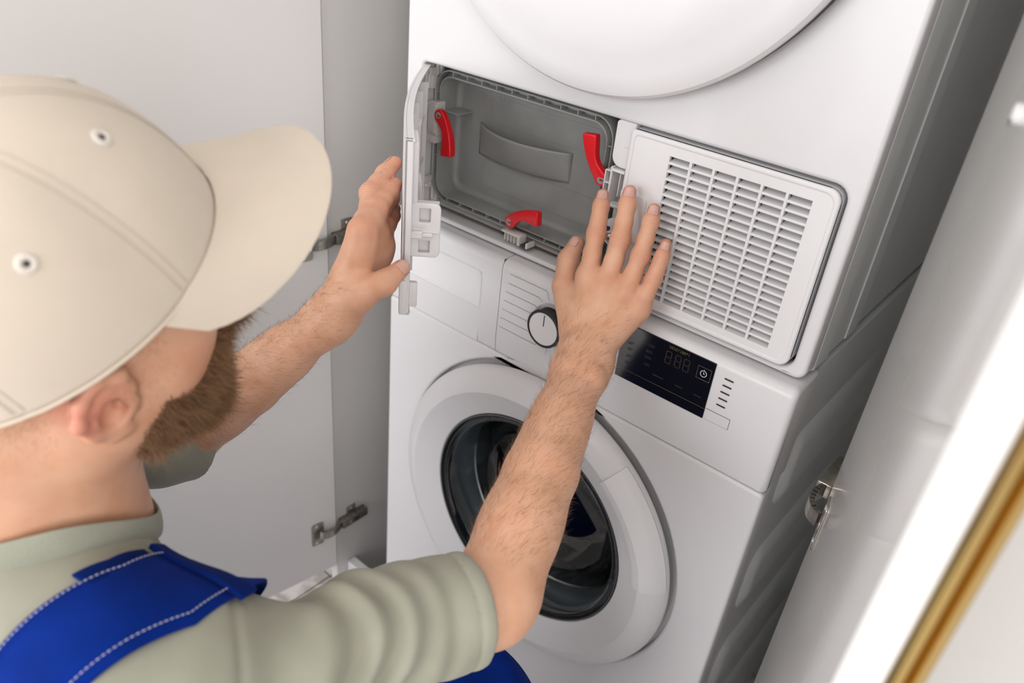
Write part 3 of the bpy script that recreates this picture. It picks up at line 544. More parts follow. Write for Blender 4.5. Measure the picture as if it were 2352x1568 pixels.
for i in range(72):
    for j in range(12):
        if (i // 6) % 4 == 3: continue
        a = 2 * math.pi * (i + 0.5 * (j % 2)) / 72; y = 0.145 + j * 0.021; c_ = Vector((WCX + 0.2352 * math.cos(a), y, WCZ + 0.2352 * math.sin(a))); t = Vector((-math.sin(a), 0, math.cos(a)))
        bm = bmesh.new(); bm.faces.new([bm.verts.new(c_ + t * 0.0028 * math.cos(k * math.pi / 3) + Vector((0, 1, 0)) * 0.0028 * math.sin(k * math.pi / 3)) for k in range(6)]); hol._add(bm)
for rr in (0.05, 0.075, 0.10, 0.125, 0.15, 0.175, 0.2):
    for i in range(int(rr * 220)):
        a = 2 * math.pi * i / int(rr * 220); c_ = Vector((WCX + rr * math.cos(a), 0.4485 - 0.09 * rr, WCZ + rr * math.sin(a)))
        bm = bmesh.new(); bm.faces.new([bm.verts.new(c_ + Vector((0.0032 * math.cos(k * math.pi / 3), 0, 0.0032 * math.sin(k * math.pi / 3)))) for k in range(6)]); hol._add(bm)
hl = hol.build('drum_holes', m_dark, drum, smooth=False); hl['kind'] = 'stuff'
for k in range(3):
    a = math.radians(100 + 120 * k); rad = Vector((math.cos(a), 0, math.sin(a))); tn = Vector((-math.sin(a), 0, math.cos(a))); b = MB()
    b.grid(lambda u, v: Vector((WCX, 0, WCZ)) + rad * (0.234 - 0.045 * math.sin(math.pi * v) ** 1.2 * (1 - 0.3 * u)) + tn * (v - 0.5) * 0.075 + Vector((0, 0.135 + u * 0.28, 0)), 6, 12); b.build('drum_paddle', m_drum, drum, smooth=True)
# ------------------------------------------------------------------ person: signed-distance modelling, meshed with surface nets
f4 = np.float32
def smin(a, b, k):
    h = np.maximum(k - np.abs(a - b), 0) / k
    return np.minimum(a, b) - h * h * k * 0.25
class Cone:
    def __init__(s, a, b, ra, rb): s.a = np.array(a, f4); s.b = np.array(b, f4); s.ra = ra; s.rb = rb; s.d = s.b - s.a; s.l2 = float((s.d ** 2).sum()) + 1e-12
    def __call__(s, P):
        x = P[:, 0] - s.a[0]; y = P[:, 1] - s.a[1]; z = P[:, 2] - s.a[2]; dx, dy, dz = s.d
        t = np.clip((x * dx + y * dy + z * dz) / s.l2, 0, 1); x -= t * dx; y -= t * dy; z -= t * dz
        return np.sqrt(x * x + y * y + z * z) - (s.ra + (s.rb - s.ra) * t)
class Ell:
    def __init__(s, c, ax, r): s.c = np.array(c, f4); s.A = np.array(ax, f4); s.r = np.array(r, f4)
    def __call__(s, P):
        q = ((P - s.c) @ s.A.T) / s.r; k0 = np.sqrt(np.einsum('ij,ij->i', q, q)); q = q / s.r; k1 = np.sqrt(np.einsum('ij,ij->i', q, q)) + 1e-9
        return np.maximum(k0 * (k0 - 1) / k1, -float(s.r.min()))
I3 = np.eye(3)
class Grp:
    """smooth union of prims, with optional smooth subtractions"""
    def __init__(s, prims, k, subs=(), ks=0.004): s.p = list(prims); s.k = k; s.subs = list(subs); s.ks = ks
    def __call__(s, P, act=None):
        d = None
        for q in s.p:
            e = q(P); d = e if d is None else smin(d, e, s.k)
        for q in s.subs: d = -smin(-d, q(P), s.ks)
        return d
class Body:
    def __init__(s, parts, post=None): s.parts = parts; s.post = post      # parts: (callable, k)
    def __call__(s, P):
        d = None
        for g, k in s.parts:
            e = g(P); d = e if d is None else smin(d, e, k)
        return s.post(P, d) if s.post else d
def cull(g, c, rad):
    """copy of a Grp/Body with only what matters within rad of c"""
    C1 = np.array([c], f4)
    if isinstance(g, Body):
        ds = [q(C1)[0] for q, k in g.parts]; m = min(ds); keep = [(cull(q, c, rad), k) for (q, k), d in zip(g.parts, ds) if d < max(m, 0) + 2 * rad + 2 * k + 0.004]
        return Body(keep, g.post)
    if isinstance(g, Grp):
        ds = [q(C1)[0] for q in g.p]; m = min(ds); keep = [q for q, d in zip(g.p, ds) if d < max(m, 0) + 2 * rad + 2 * g.k + 0.004]
        sb = [q for q in g.subs if q(C1)[0] < rad + 2 * g.ks + 0.004]
        return Grp(keep, g.k, sb, g.ks)
    return g
def surface_nets(sdf, lo, hi, h, nb=8, sup=4):
    """coarse blocks cull the model, fine blocks near the surface are sampled and meshed together"""
    lo = np.array(lo, float); hi = np.array(hi, float); B = np.ceil((hi - lo) / (h * nb * sup)).astype(int)
    ax = np.arange(nb + 2); G = np.stack(np.meshgrid(ax, ax, ax, indexing='ij'), -1).reshape(-1, 3)
    sx = np.arange(sup); SUB = np.stack(np.meshgrid(sx, sx, sx, indexing='ij'), -1).reshape(-1, 3)
    cs = np.stack(np.meshgrid(*[np.arange(b) for b in B], indexing='ij'), -1).reshape(-1, 3)
    R1 = h * (nb * sup + 1) * math.sqrt(3) / 2; R2 = h * (nb + 1) * math.sqrt(3) / 2
    cen = (lo + (cs * nb * sup + (nb * sup + 1) / 2) * h).astype(f4); dc = sdf(cen); sel = np.abs(dc) < R1 * 1.25 + 0.006
    N = (B * nb * sup + 2).astype(np.int64); key = lambda I: (I[:, 0] * N[1] + I[:, 1]) * N[2] + I[:, 2]
    allk, allv, allq = [], [], []; n1 = nb + 1
    for bc, c in zip(cs[sel], cen[sel]):
        g = cull(sdf, c, R1); sb = (bc * sup + SUB) * nb
        ds = g((lo + (sb + (nb + 1) / 2) * h).astype(f4)); sb = sb[np.abs(ds) < R2 * 1.25 + 0.003]
        if not len(sb): continue
        D = g((lo + (sb[:, None, :] + G[None]) * h).astype(f4).reshape(-1, 3)).reshape(len(sb), nb + 2, nb + 2, nb + 2)
        neg = D < 0; fl = neg.reshape(len(sb), -1); ok = fl.any(1) & ~fl.all(1)
        if not ok.any(): continue
        D = D[ok]; neg = neg[ok]; base = sb[ok]
        sh = (len(D), n1, n1, n1); cnt = np.zeros(sh, f4); acc = np.zeros(sh + (3,), f4)
        for dx in (0, 1):
            for dy in (0, 1):
                for axis in range(3):
                    o0 = [0, 0, 0]; other = [i for i in range(3) if i != axis]; o0[other[0]] = dx; o0[other[1]] = dy
                    o1 = list(o0); o1[axis] = 1
                    a = D[:, o0[0]:o0[0] + n1, o0[1]:o0[1] + n1, o0[2]:o0[2] + n1]; b_ = D[:, o1[0]:o1[0] + n1, o1[1]:o1[1] + n1, o1[2]:o1[2] + n1]
                    cr = (a < 0) != (b_ < 0); t = np.where(cr, a / np.where(cr, a - b_, 1), 0)
                    cnt += cr
                    for q in range(3): acc[..., q] += np.where(cr, t if q == axis else o0[q], 0)
        m = cnt > 0; I = np.argwhere(m); p = acc[m] / cnt[m][:, None]; gi = I[:, 1:] + base[I[:, 0]]
        allk.append(key(gi)); allv.append(lo + (gi + p) * h)
        for axis in range(3):
            sl = [slice(None)] + [slice(1, n1)] * 3; sl[axis + 1] = slice(0, nb); s1 = list(sl); s1[axis + 1] = slice(1, n1)
            a = neg[tuple(sl)]; b_ = neg[tuple(s1)]; J = np.argwhere(a != b_)
            if not len(J): continue
            fl = a[tuple(J.T)]; o = np.array([1, 1, 1]); o[axis] = 0; J = J[:, 1:] + o + base[J[:, 0]]
            u, w = [(1, 2), (2, 0), (0, 1)][axis]; eu = np.eye(3, dtype=int)[u]; ew = np.eye(3, dtype=int)[w]
            q = np.stack([key(J), key(J - eu), key(J - eu - ew), key(J - ew)], 1)
            q[~fl] = q[~fl][:, ::-1]; allq.append(q)
    K = np.concatenate(allk); V = np.concatenate(allv); Q = np.concatenate(allq)
    uk, ix = np.unique(K, return_index=True); V = V[ix]; Q = np.searchsorted(uk, Q)
    return V, Q
def np_mesh(name, V, Q):
    me = bpy.data.meshes.new(name); k = Q.shape[1]
    me.vertices.add(len(V)); me.vertices.foreach_set('co', V.astype(f4).ravel())
    me.loops.add(Q.size); me.loops.foreach_set('vertex_index', Q.astype(np.int32).ravel())
    me.polygons.add(len(Q)); me.polygons.foreach_set('loop_start', np.arange(0, Q.size, k, dtype=np.int32))
    me.update(calc_edges=True); me.validate(); return me
def relax(V, Q, it=1, lam=0.5):
    for _ in range(it):
        A = np.zeros_like(V); n = np.zeros(len(V))
        for i in range(4):
            for j in (1, 3): np.add.at(A, Q[:, i], V[Q[:, (i + j) % 4]]); np.add.at(n, Q[:, i], 1)
        V = V + lam * (A / np.maximum(n, 1)[:, None] - V)
    return V
v3 = lambda *a: np.array(a, float)
# ---- pose: head frame and joints
H = v3(0.2825, -0.5576, 0.9946); hf = v3(0.1983, 0.9798, 0.0244); hr = v3(0.9568, -0.1882, -0.2215); hu = v3(0.2124, -0.0673, 0.9749)
hl = lambda f, r, u: H + f * hf + r * hr + u * hu
HA = np.stack([hf, hr, hu])
NB = v3(0.252, -0.605, 0.845)
SR, ER, WR = v3(0.412, -0.605, 0.775), v3(0.5095, -0.3690, 0.7580), v3(0.4107, -0.122, 0.8416)
SL, EL, WL = v3(0.085, -0.600, 0.800), v3(0.085, -0.405, 0.6985), v3(0.2175, -0.2933, 0.8727)
RH = dict(index=[(0.3614, -0.062, 0.9006), (0.3508, -0.042, 0.9417), (0.3438, -0.030, 0.9671), (0.339, -0.0225, 0.9775)],
          middle=[(0.3854, -0.060, 0.9011), (0.381, -0.041, 0.9455), (0.3748, -0.0285, 0.9784), (0.3708, -0.0215, 0.9911)],
          ring=[(0.4078, -0.056, 0.8972), (0.4074, -0.039, 0.9353), (0.4061, -0.0285, 0.970), (0.4031, -0.0215, 0.9813)],
          little=[(0.4268, -0.054, 0.8867), (0.4282, -0.040, 0.9159), (0.4275, -0.030, 0.9377), (0.4253, -0.0225, 0.950)],
          thumb=[(0.3840, -0.100, 0.8520), (0.3335, -0.064, 0.8770), (0.3195, -0.042, 0.8980), (0.3181, -0.0275, 0.9140)])
LH = dict(index=[(0.2354, -0.2710, 0.9645), (0.2192, -0.2398, 0.9739), (0.2053, -0.2117, 0.9806), (0.2015, -0.2000, 0.9850)],
          middle=[(0.2235, -0.2534, 0.9650), (0.1990, -0.2311, 0.9810), (0.1880, -0.2024, 0.9925), (0.1875, -0.1885, 1.0010)],
          ring=[(0.2196, -0.2422, 0.9507), (0.1955, -0.2133, 0.9591), (0.1829, -0.1889, 0.9615), (0.1719, -0.1734, 0.9660)],
          little=[(0.2188, -0.2322, 0.9335), (0.2009, -0.2095, 0.9431), (0.1910, -0.1935, 0.9455), (0.1800, -0.1800, 0.9465)],
          thumb=[(0.2280, -0.2930, 0.8910), (0.2507, -0.2853, 0.9083), (0.2656, -0.2709, 0.9200), (0.2640, -0.2472, 0.9280)])
RAD = dict(index=(0.0112, 0.0100, 0.0083, 0.0070), middle=(0.0115, 0.0103, 0.0086, 0.0073), ring=(0.0108, 0.0097, 0.0081, 0.0069), little=(0.0098, 0.0085, 0.0072, 0.0061), thumb=(0.0150, 0.0122, 0.0112, 0.0088))
def hand(J, W, back, toward):
    """fingers, palm, tendons; back = direction out of the back of the hand, toward = towards the thumb side"""
    fg = []; palm = []; ten = []
    back = back / np.linalg.norm(back)
    for n, (m, p, d, t) in ((k, [v3(*q) for q in J[k]]) for k in ('index', 'middle', 'ring', 'little')):
        r = RAD[n]; mid = (m + p) / 2
        fg.append(Grp([Cone(m, mid, r[0], r[1] * 0.93), Cone(mid, p, r[1] * 0.93, r[1]), Cone(p, (p + d) / 2, r[1], r[2] * 1.0), Cone((p + d) / 2, d, r[2], r[2] * 1.03), Cone(d, t, r[2], r[3])], 0.006))
        wb = W + (m - W) * 0.22
        palm.append(Cone(wb, m, 0.0135, r[0] * 1.06)); palm.append(Cone(W + (m - W) * 0.35 - back * 0.008, m - back * 0.006 - (m - W) * 0.14, 0.012, 0.0105))
        ten.append(Cone(W + (m - W) * 0.30 + back * 0.0110, m + back * 0.0094, 0.0020, 0.0032))
        fg[-1].p.append(Ell(m + back * 0.0042, I3, (0.0076, 0.0076, 0.0076)))
    c, m, p, t = [v3(*q) for q in J['thumb']]; r = RAD['thumb']
    th = Grp([Cone(c, m, 0.0165, r[1]), Cone(m, (m + p) / 2, r[1], r[2] * 0.93), Cone((m + p) / 2, p, r[2] * 0.93, r[2]), Cone(p, t, r[2], r[3])], 0.008)
    i0 = v3(*J['index'][0]); web = [Cone(W + (i0 - W) * 0.45, m - (m - c) * 0.25, 0.011, 0.0085), Cone(W, c, 0.019, 0.016), Cone(W - back * 0.004, m - (m - c) * 0.45 - back * 0.006, 0.016, 0.0125)]
    F = Body([(g, 0.0012) for g in fg]); Pm = Grp(palm + web, 0.014)
    return Body([(F, 0.002), (Pm, 0.009), (th, 0.012), (Grp(ten, 0.004), 0.006)])
bR = v3(-0.10, -0.86, 0.42); bR = v3(0.28, -0.80, 0.50)
handR = hand(RH, WR, bR, None)
bL = v3(-0.55, -0.68, 0.35)
handL = hand(LH, WL, bL, None)
def arm(S, E, W, side, back):
    ax = (W - E) / np.linalg.norm(W - E); back = back - ax * (back @ ax); back /= np.linalg.norm(back); lat = np.cross(ax, back)
    q = lambda t, a=0.0, b=0.0: E + (W - E) * t + lat * a + back * b
    g = Grp([Cone(q(-0.02), q(0.28), 0.0285, 0.0295), Cone(q(0.25), q(0.70), 0.0300, 0.0245), Cone(q(0.50, 0.003), q(0.96, 0.0095), 0.0250, 0.0172), Cone(q(0.50, -0.003), q(0.96, -0.0095), 0.0245, 0.0172),
             Cone(q(0.05, 0.010, 0.004), q(0.45, 0.006, 0.004), 0.0240, 0.0235), Cone(q(0.02, -0.009, -0.005), q(0.42, -0.006, -0.005), 0.0245, 0.0235), Cone(q(0.93, 0.0095), q(1.0, 0.0120), 0.0170, 0.0162), Cone(q(0.93, -0.0095), q(1.0, -0.0120), 0.0170, 0.0162)], 0.020)
    up = Grp([Cone(S, E, 0.031, 0.0290), Cone(S + (E - S) * 0.30, S + (E - S) * 0.70, 0.031, 0.0315)], 0.015)
    return up, g, lat, back
upR, foreR, latR, bkR = arm(SR, ER, WR, 1, v3(0.25, -0.6, 0.75))
upL, foreL, latL, bkL = arm(SL, EL, WL, -1, v3(-0.35, -0.35, 0.85))
ulR = WR + (ER - WR) * 0.065 + v3(0.020, -0.008, 0.008)
ulna = Ell(ulR, I3, (0.0105, 0.0105, 0.0105))
# ---- head
skull = Ell(hl(-0.008, 0, 0.050), HA, (0.098, 0.077, 0.090))
face = [Ell(hl(0.030, 0, 0.008), HA, (0.064, 0.063, 0.082)), Cone(hl(0.038, 0.038, -0.030), hl(0.043, -0.038, -0.030), 0.029, 0.029), Cone(hl(0.012, 0.050, -0.048), hl(0.062, 0.020, -0.080), 0.0195, 0.0195), Cone(hl(0.012, -0.050, -0.048), hl(0.062, -0.020, -0.080), 0.0195, 0.0195), Cone(hl(0.066, 0.012, -0.084), hl(0.066, -0.012, -0.084), 0.020, 0.020), Cone(hl(0.052, 0, -0.05), hl(0.062, 0, -0.075), 0.03, 0.022),
        Cone(hl(0.052, 0.041, 0.000), hl(0.040, 0.050, -0.010), 0.019, 0.017), Cone(hl(0.052, -0.041, 0.000), hl(0.040, -0.050, -0.010), 0.019, 0.017), Cone(hl(0.080, 0.03, 0.030), hl(0.080, -0.03, 0.030), 0.010, 0.010)]
nose = [Cone(hl(0.088, 0, 0.018), hl(0.106, 0, -0.020), 0.0075, 0.0100), Ell(hl(0.095, 0.011, -0.023), HA, (0.009, 0.007, 0.007)), Ell(hl(0.095, -0.011, -0.023), HA, (0.009, 0.007, 0.007))]
lips = [Cone(hl(0.085, 0.018, -0.048), hl(0.090, 0, -0.046), 0.004, 0.006), Cone(hl(0.085, -0.018, -0.048), hl(0.090, 0, -0.046), 0.004, 0.006), Cone(hl(0.084, 0.015, -0.056), hl(0.088, 0, -0.057), 0.004, 0.0065), Cone(hl(0.084, -0.015, -0.056), hl(0.088, 0, -0.057), 0.004, 0.0065)]
eyeS = [Ell(hl(0.084, 0.032, 0.010), HA, (0.012, 0.015, 0.009)), Ell(hl(0.084, -0.032, 0.010), HA, (0.012, 0.015, 0.009))]
headG = Grp([skull] + face, 0.026, eyeS, 0.008)
def ear(s):
    e = lambda f, r, u: hl(f + 0.006, s * (0.0715 + r), u * 0.95 - 0.010)
    rim = [(0.010, 0.006, 0.012), (0.004, 0.009, 0.028), (-0.010, 0.012, 0.031), (-0.020, 0.017, 0.020), (-0.023, 0.018, 0.004), (-0.016, 0.013, -0.014), (-0.006, 0.008, -0.025), (0.004, 0.005, -0.024)]
    hx = [Cone(e(*a), e(*b), 0.0042, 0.0042) for a, b in zip(rim[:-1], rim[1:])]
    inner = [(-0.004, 0.008, 0.022), (-0.013, 0.013, 0.012), (-0.014, 0.012, -0.002), (-0.008, 0.008, -0.012)]
    ih = [Cone(e(*a), e(*b), 0.0040, 0.0040) for a, b in zip(inner[:-1], inner[1:])]
    plate_ = [Ell(e(-0.008, 0.008, 0.004), HA, (0.019, 0.0065, 0.029)), Ell(e(-0.002, 0.006, -0.021), HA, (0.009, 0.0055, 0.0095)), Cone(e(0.009, 0.005, -0.006), e(0.009, 0.006, 0.002), 0.0045, 0.0045), Cone(e(-0.006, 0.0, 0.02), e(-0.01, 0.0, -0.01), 0.010, 0.009)]
    con = Ell(e(-0.003, 0.014, -0.001), HA, (0.0085, 0.0085, 0.0125))
    return Grp(plate_ + hx + ih, 0.005, [con, Ell(e(0.002, 0.005, -0.001), HA, (0.0035, 0.012, 0.0045))], 0.003)
neck = Grp([Cone(hl(-0.016, 0, -0.030), NB + v3(0, 0.008, 0.0), 0.0600, 0.065), Cone(hl(-0.010, 0.045, -0.035), NB + v3(0.03, 0.05, -0.03), 0.020, 0.018), Cone(hl(-0.010, -0.045, -0.035), NB + v3(-0.03, 0.05, -0.03), 0.020, 0.018), Cone(hl(-0.06, 0, -0.02), NB + v3(0, -0.020, 0.0), 0.043, 0.044)], 0.03)
torso = Grp([Cone(NB + v3(0, -0.005, -0.03), SR + v3(-0.02, 0, 0.0), 0.048, 0.042), Cone(NB + v3(0, -0.005, -0.03), SL + v3(0.02, 0, 0.0), 0.048, 0.042), Ell(v3(0.25, -0.62, 0.74), I3, (0.13, 0.07, 0.08))], 0.05)
body_sdf = Body([(headG, 0.01), (Grp(nose, 0.006), 0.008), (Grp(lips, 0.004), 0.005), (neck, 0.035), (ear(1), 0.005), (ear(-1), 0.005), (torso, 0.05), (upR, 0.02), (upL, 0.03), (foreR, 0.03), (foreL, 0.03), (handR, 0.016), (ulna, 0.008), (handL, 0.016)])
person = empty('person', (0.26, -0.55, 0.0), 'kneeling technician in cream cap, sage T-shirt and blue overalls, both hands raised to the dryer', 'person')
# ---- skin material: base colour, mottling, redder knuckles and fingertips (per-vertex)
def skin_mat():
    m = mat('skin', (0.66, 0.385, 0.265), 0.46, sss=0.10, bump=0.22, bscale=900); nt = m.node_tree; b = nt.nodes['Principled BSDF']
    tc = nt.nodes.new('ShaderNodeTexCoord'); n = nt.nodes.new('ShaderNodeTexNoise'); n.inputs['Scale'].default_value = 38; n.inputs['Detail'].default_value = 4; nt.links.new(tc.outputs['Object'], n.inputs['Vector'])
    r = nt.nodes.new('ShaderNodeValToRGB'); e = r.color_ramp.elements; e[0].position = 0.3; e[0].color = (0.635, 0.325, 0.195, 1); e[1].position = 0.72; e[1].color = (0.72, 0.420, 0.280, 1); nt.links.new(n.outputs['Fac'], r.inputs[0])
    at_ = nt.nodes.new('ShaderNodeAttribute'); at_.attribute_name = 'redness'
    mx = nt.nodes.new('ShaderNodeMix'); mx.data_type = 'RGBA'; mx.inputs['B'].default_value = (0.62, 0.215, 0.150, 1)
    nt.links.new(at_.outputs['Fac'], mx.inputs['Factor']); nt.links.new(r.outputs[0], mx.inputs['A']); nt.links.new(mx.outputs['Result'], b.inputs['Base Color'])
    ap = nt.nodes.new('ShaderNodeAttribute'); ap.attribute_name = 'crease_pos'; aw = nt.nodes.new('ShaderNodeAttribute'); aw.attribute_name = 'crease_amt'
    n3 = nt.nodes.new('ShaderNodeTexNoise'); n3.inputs['Scale'].default_value = 110; nt.links.new(tc.outputs['Object'], n3.inputs['Vector'])
    def math_(op, x, y):
        k = nt.nodes.new('ShaderNodeMath'); k.operation = op
        for i_, z in enumerate((x, y)):
            if z is None: continue
            if isinstance(z, (int, float)): k.inputs[i_].default_value = z
            else: nt.links.new(z, k.inputs[i_])
        return k.outputs[0]
    ph = math_('ADD', math_('MULTIPLY', ap.outputs['Fac'], 2500.0), math_('MULTIPLY', n3.outputs['Fac'], 5.0)); wv = math_('MULTIPLY', math_('SINE', ph, None), aw.outputs['Fac'])
    b0 = b.inputs['Normal'].links[0].from_node; b2 = nt.nodes.new('ShaderNodeBump'); b2.inputs['Strength'].default_value = 0.42; b2.inputs['Distance'].default_value = 0.0006
    nt.links.new(wv, b2.inputs['Height']); nt.links.new(b2.outputs[0], b0.inputs['Normal']); return m
imC0 = -RW[2]; m_skin = skin_mat()
VB, QB = surface_nets(body_sdf, (-0.10, -0.82, 0.60), (0.64, -0.005, 1.16), 0.0016, 6, 4)
VB = relax(VB, QB, 1, 0.4)
meB = np_mesh('body', VB, QB)
NBm = np.empty(len(VB) * 3, f4); meB.vertex_normals.foreach_get('vector', NBm); NBm = NBm.reshape(-1, 3)
red = np.zeros(len(VB), f4)
for J in (RH, LH):
    for n, P in J.items():
        for q, w, s_ in ((3, 0.75, 0.011), (2, 0.25, 0.010), (1, 0.55, 0.012), (0, 0.42, 0.014)):
            if n == 'thumb' and q == 0: continue
            red += w * np.exp(-((VB - v3(*P[q])) ** 2).sum(1) / s_ ** 2)
for s_ in (1, -1): red += 0.85 * np.exp(-((VB - hl(-0.012, s_ * 0.088, 0.0)) ** 2).sum(1) / 0.024 ** 2)
red += 0.25 * np.exp(-((VB - hl(0.06, 0.055, -0.01)) ** 2).sum(1) / 0.03 ** 2)
a_ = meB.attributes.new('redness', 'FLOAT', 'POINT'); a_.data.foreach_set('value', np.clip(red, 0, 0.9).astype(f4))
cs_ = np.zeros(len(VB)); cw_ = np.zeros(len(VB))
for J, bk_ in ((RH, imC0), (LH, -RW[0] * 0.6 - RW[2] * 0.6)):
    for n, P in J.items():
        for q in ((1, 2) if n != 'thumb' else (2,)):
            j_ = v3(*P[q]); ax = v3(*P[q + 1]) - v3(*P[q - 1]); ax /= np.linalg.norm(ax); dv = VB - j_; s1 = dv @ ax; near = np.linalg.norm(dv, axis=1) < RAD[n][q] * 2.1
            w1 = np.exp(-(s1 / (0.0062 if q == 1 else 0.0040)) ** 2) * near * np.clip((NBm @ bk_ + 0.15) / 0.6, 0, 1) * (1 if q == 1 else 0.7); m_ = w1 > cw_; cw_ = np.where(m_, w1, cw_); cs_ = np.where(m_, s1, cs_)
for nm, ar in (('crease_pos', cs_), ('crease_amt', cw_)): a_ = meB.attributes.new(nm, 'FLOAT', 'POINT'); a_.data.foreach_set('value', ar.astype(f4))
bodyo = link('body', meB, m_skin, person, smooth=True)
def trace(sdf, o, d, t0, t1, n=26):
    """first surface hits along rays o + t d, coming from t1 (outside) to t0 (inside)"""
    lo_ = np.full(len(o), t0); hi_ = np.full(len(o), t1)
    for _ in range(n):
        mid = (lo_ + hi_) / 2; ins = sdf((o + d * mid[:, None]).astype(f4)) < 0; lo_ = np.where(ins, mid, lo_); hi_ = np.where(ins, hi_, mid)
    return o + d * hi_[:, None]
# ---- fingernails
m_nail = mat('fingernail', (0.63, 0.355, 0.29), 0.25, coat=0.3, sss=0.05)
m_nailtip = mat('nail_edge', (0.70, 0.50, 0.42), 0.3)
imL = -RW[0]; imC = -RW[2]; imU = -RW[1]
def nail(J, n, back, k=1.0):
    p, d, t = [v3(*q) for q in J[n][1:4]]; r = RAD[n][3] * k; ax = (t - d) / np.linalg.norm(t - d); nn = back - ax * (back @ ax); nn /= np.linalg.norm(nn); sd = np.cross(ax, nn)
    L = (0.0100 if n != 'thumb' else 0.0125) * (0.85 if n == 'little' else 1); wd = r * 0.80; nu, nv = 12, 8; O, Dr = [], []
    for i in range(nu + 1):
        for j in range(nv + 1):
            u = i / nu; v = j / nv * 2 - 1; v *= (1 - 0.35 * max(0, (u - 0.75) / 0.25) ** 2) * (1 - 0.25 * max(0, (0.2 - u) / 0.2) ** 2)
            a = v * 0.88; s_ = -0.0072 + u * L - 0.0011 * v * v * (1 if u > 0.7 else 0)
            O.append(t + ax * s_); Dr.append(nn * math.cos(a) + sd * math.sin(a))
    O = np.array(O); Dr = np.array(Dr); S_ = trace(hs_for(J), O, Dr, -0.001, 0.02)
    lift = 0.0002 if J is RH else 0.0005; S_ = S_ + Dr * lift; V = S_; F = [(i * (nv + 1) + j, (i + 1) * (nv + 1) + j, (i + 1) * (nv + 1) + j + 1, i * (nv + 1) + j + 1) for i in range(nu) for j in range(nv)]
    o = link('fingernail', mesh('fingernail', V, F), m_nail, bodyo, smooth=True); md = o.modifiers.new('s', 'SOLIDIFY'); md.thickness = 0.0006; md.offset = 0
    o.data.materials.append(m_nailtip)
    for i, f in enumerate(o.data.polygons): f.material_index = 1 if i // nv >= nu - 1 else 0
def hs_for(J): return handR if J is RH else handL
for n in ('index', 'middle', 'ring', 'little'): nail(RH, n, 0.9 * imC + 0.15 * imL + 0.2 * imU)
nail(RH, 'thumb', 0.75 * imL + 0.75 * imC)
nail(LH, 'thumb', 1.0 * imC - 0.1 * imL - 0.15 * imU)
for n in ('index', 'middle', 'ring', 'little'): nail(LH, n, imL + 0.4 * imU)
# ---- eyes (under the brim)
m_eye = mat('eye_white', (0.8, 0.78, 0.75), 0.15)
for s_ in (1, -1):
    b = MB(); bm = bmesh.new(); bmesh.ops.create_uvsphere(bm, u_segments=20, v_segments=12, radius=0.0115); b._add(bm, Matrix.Translation(Vector(hl(0.074, s_ * 0.032, 0.010)))); e = b.build('eye', m_eye, person, smooth=True)
    b = MB(); bm = bmesh.new(); bmesh.ops.create_uvsphere(bm, u_segments=14, v_segments=8, radius=0.0058); b._add(bm, Matrix.Translation(Vector(hl(0.0805, s_ * 0.031, 0.009)))); b.build('iris', mat('iris', (0.10, 0.07, 0.04), 0.1), e, smooth=True)
# ---- strands (beard, nape, forearms): thin three-sided tapering blades
def strands(name, m, roots, d0, bend, length, rad, seg, parent):
    n = len(roots); t = np.linspace(0, 1, seg + 1); rings = []
    d0 = d0 / np.linalg.norm(d0, axis=1, keepdims=True); a = np.cross(d0, rng.normal(size=(n, 3))); a /= np.linalg.norm(a, axis=1, keepdims=True); b = np.cross(d0, a)
    V = np.zeros((n, seg + 1, 3, 3))
    for k in range(seg + 1):
        c_ = roots + d0 * (length * t[k])[:, None] + bend * ((length * t[k] ** 2)[:, None]); rr = rad * (1 - 0.85 * t[k])
        for q in range(3): V[:, k, q] = c_ + (a * math.cos(q * 2.0944) + b * math.sin(q * 2.0944)) * rr[:, None]
    idx = np.arange(n)[:, None] * (seg + 1) * 3; F = []
    for k in range(seg):
        for q in range(3):
            q2 = (q + 1) % 3; F.append(np.concatenate([idx + k * 3 + q, idx + k * 3 + q2, idx + (k + 1) * 3 + q2, idx + (k + 1) * 3 + q], 1))
    o = link(name, np_mesh(name, V.reshape(-1, 3), np.concatenate(F)), m, parent, smooth=True); o['kind'] = 'stuff'; return o
LOC = (VB - H) @ HA.T            # head-local (forward, right, up)
inh = np.linalg.norm(LOC, axis=1) < 0.17
m_beard = mat('beard_hair', (0.235, 0.120, 0.056), 0.55); m_beard2 = mat('fair_beard_hair', (0.36, 0.20, 0.085), 0.5)
m_hair = mat('short_hair', (0.13, 0.075, 0.042), 0.6); m_armhair = mat('arm_hair', (0.30, 0.165, 0.075), 0.5)
def smooth(x, a, b): t = np.clip((x - a) / (b - a), 0, 1); return t * t * (3 - 2 * t)
F_, R_, U_ = LOC.T
top = np.interp(F_, [0.010, 0.022, 0.038, 0.052, 0.066, 0.078, 0.088], [-0.062, -0.046, -0.022, -0.030, -0.028, -0.012, -0.014])   # upper border of the beard
w = smooth(F_, 0.012, 0.026) * smooth(top - U_, -0.006, 0.006) * smooth(U_, -0.116, -0.100) * inh
w *= (1 - np.exp(-((F_ - 0.088) / 0.010) ** 2 - ((U_ + 0.050) / 0.006) ** 2)); w = np.where((F_ < 0.045) & (U_ < -0.088 - (F_ - 0.045) * 0.3), 0, w)
def grow(w, dens, k):
    I = np.concatenate([np.nonzero(rng.random(len(VB)) < np.clip(w, 0, 1) * dens)[0] for _ in range(k)]); nr = NBm[I]; t_ = np.cross(nr, rng.normal(size=(len(I), 3))); return VB[I] + t_ * 0.0011 - nr * 0.0005, nr, len(I)
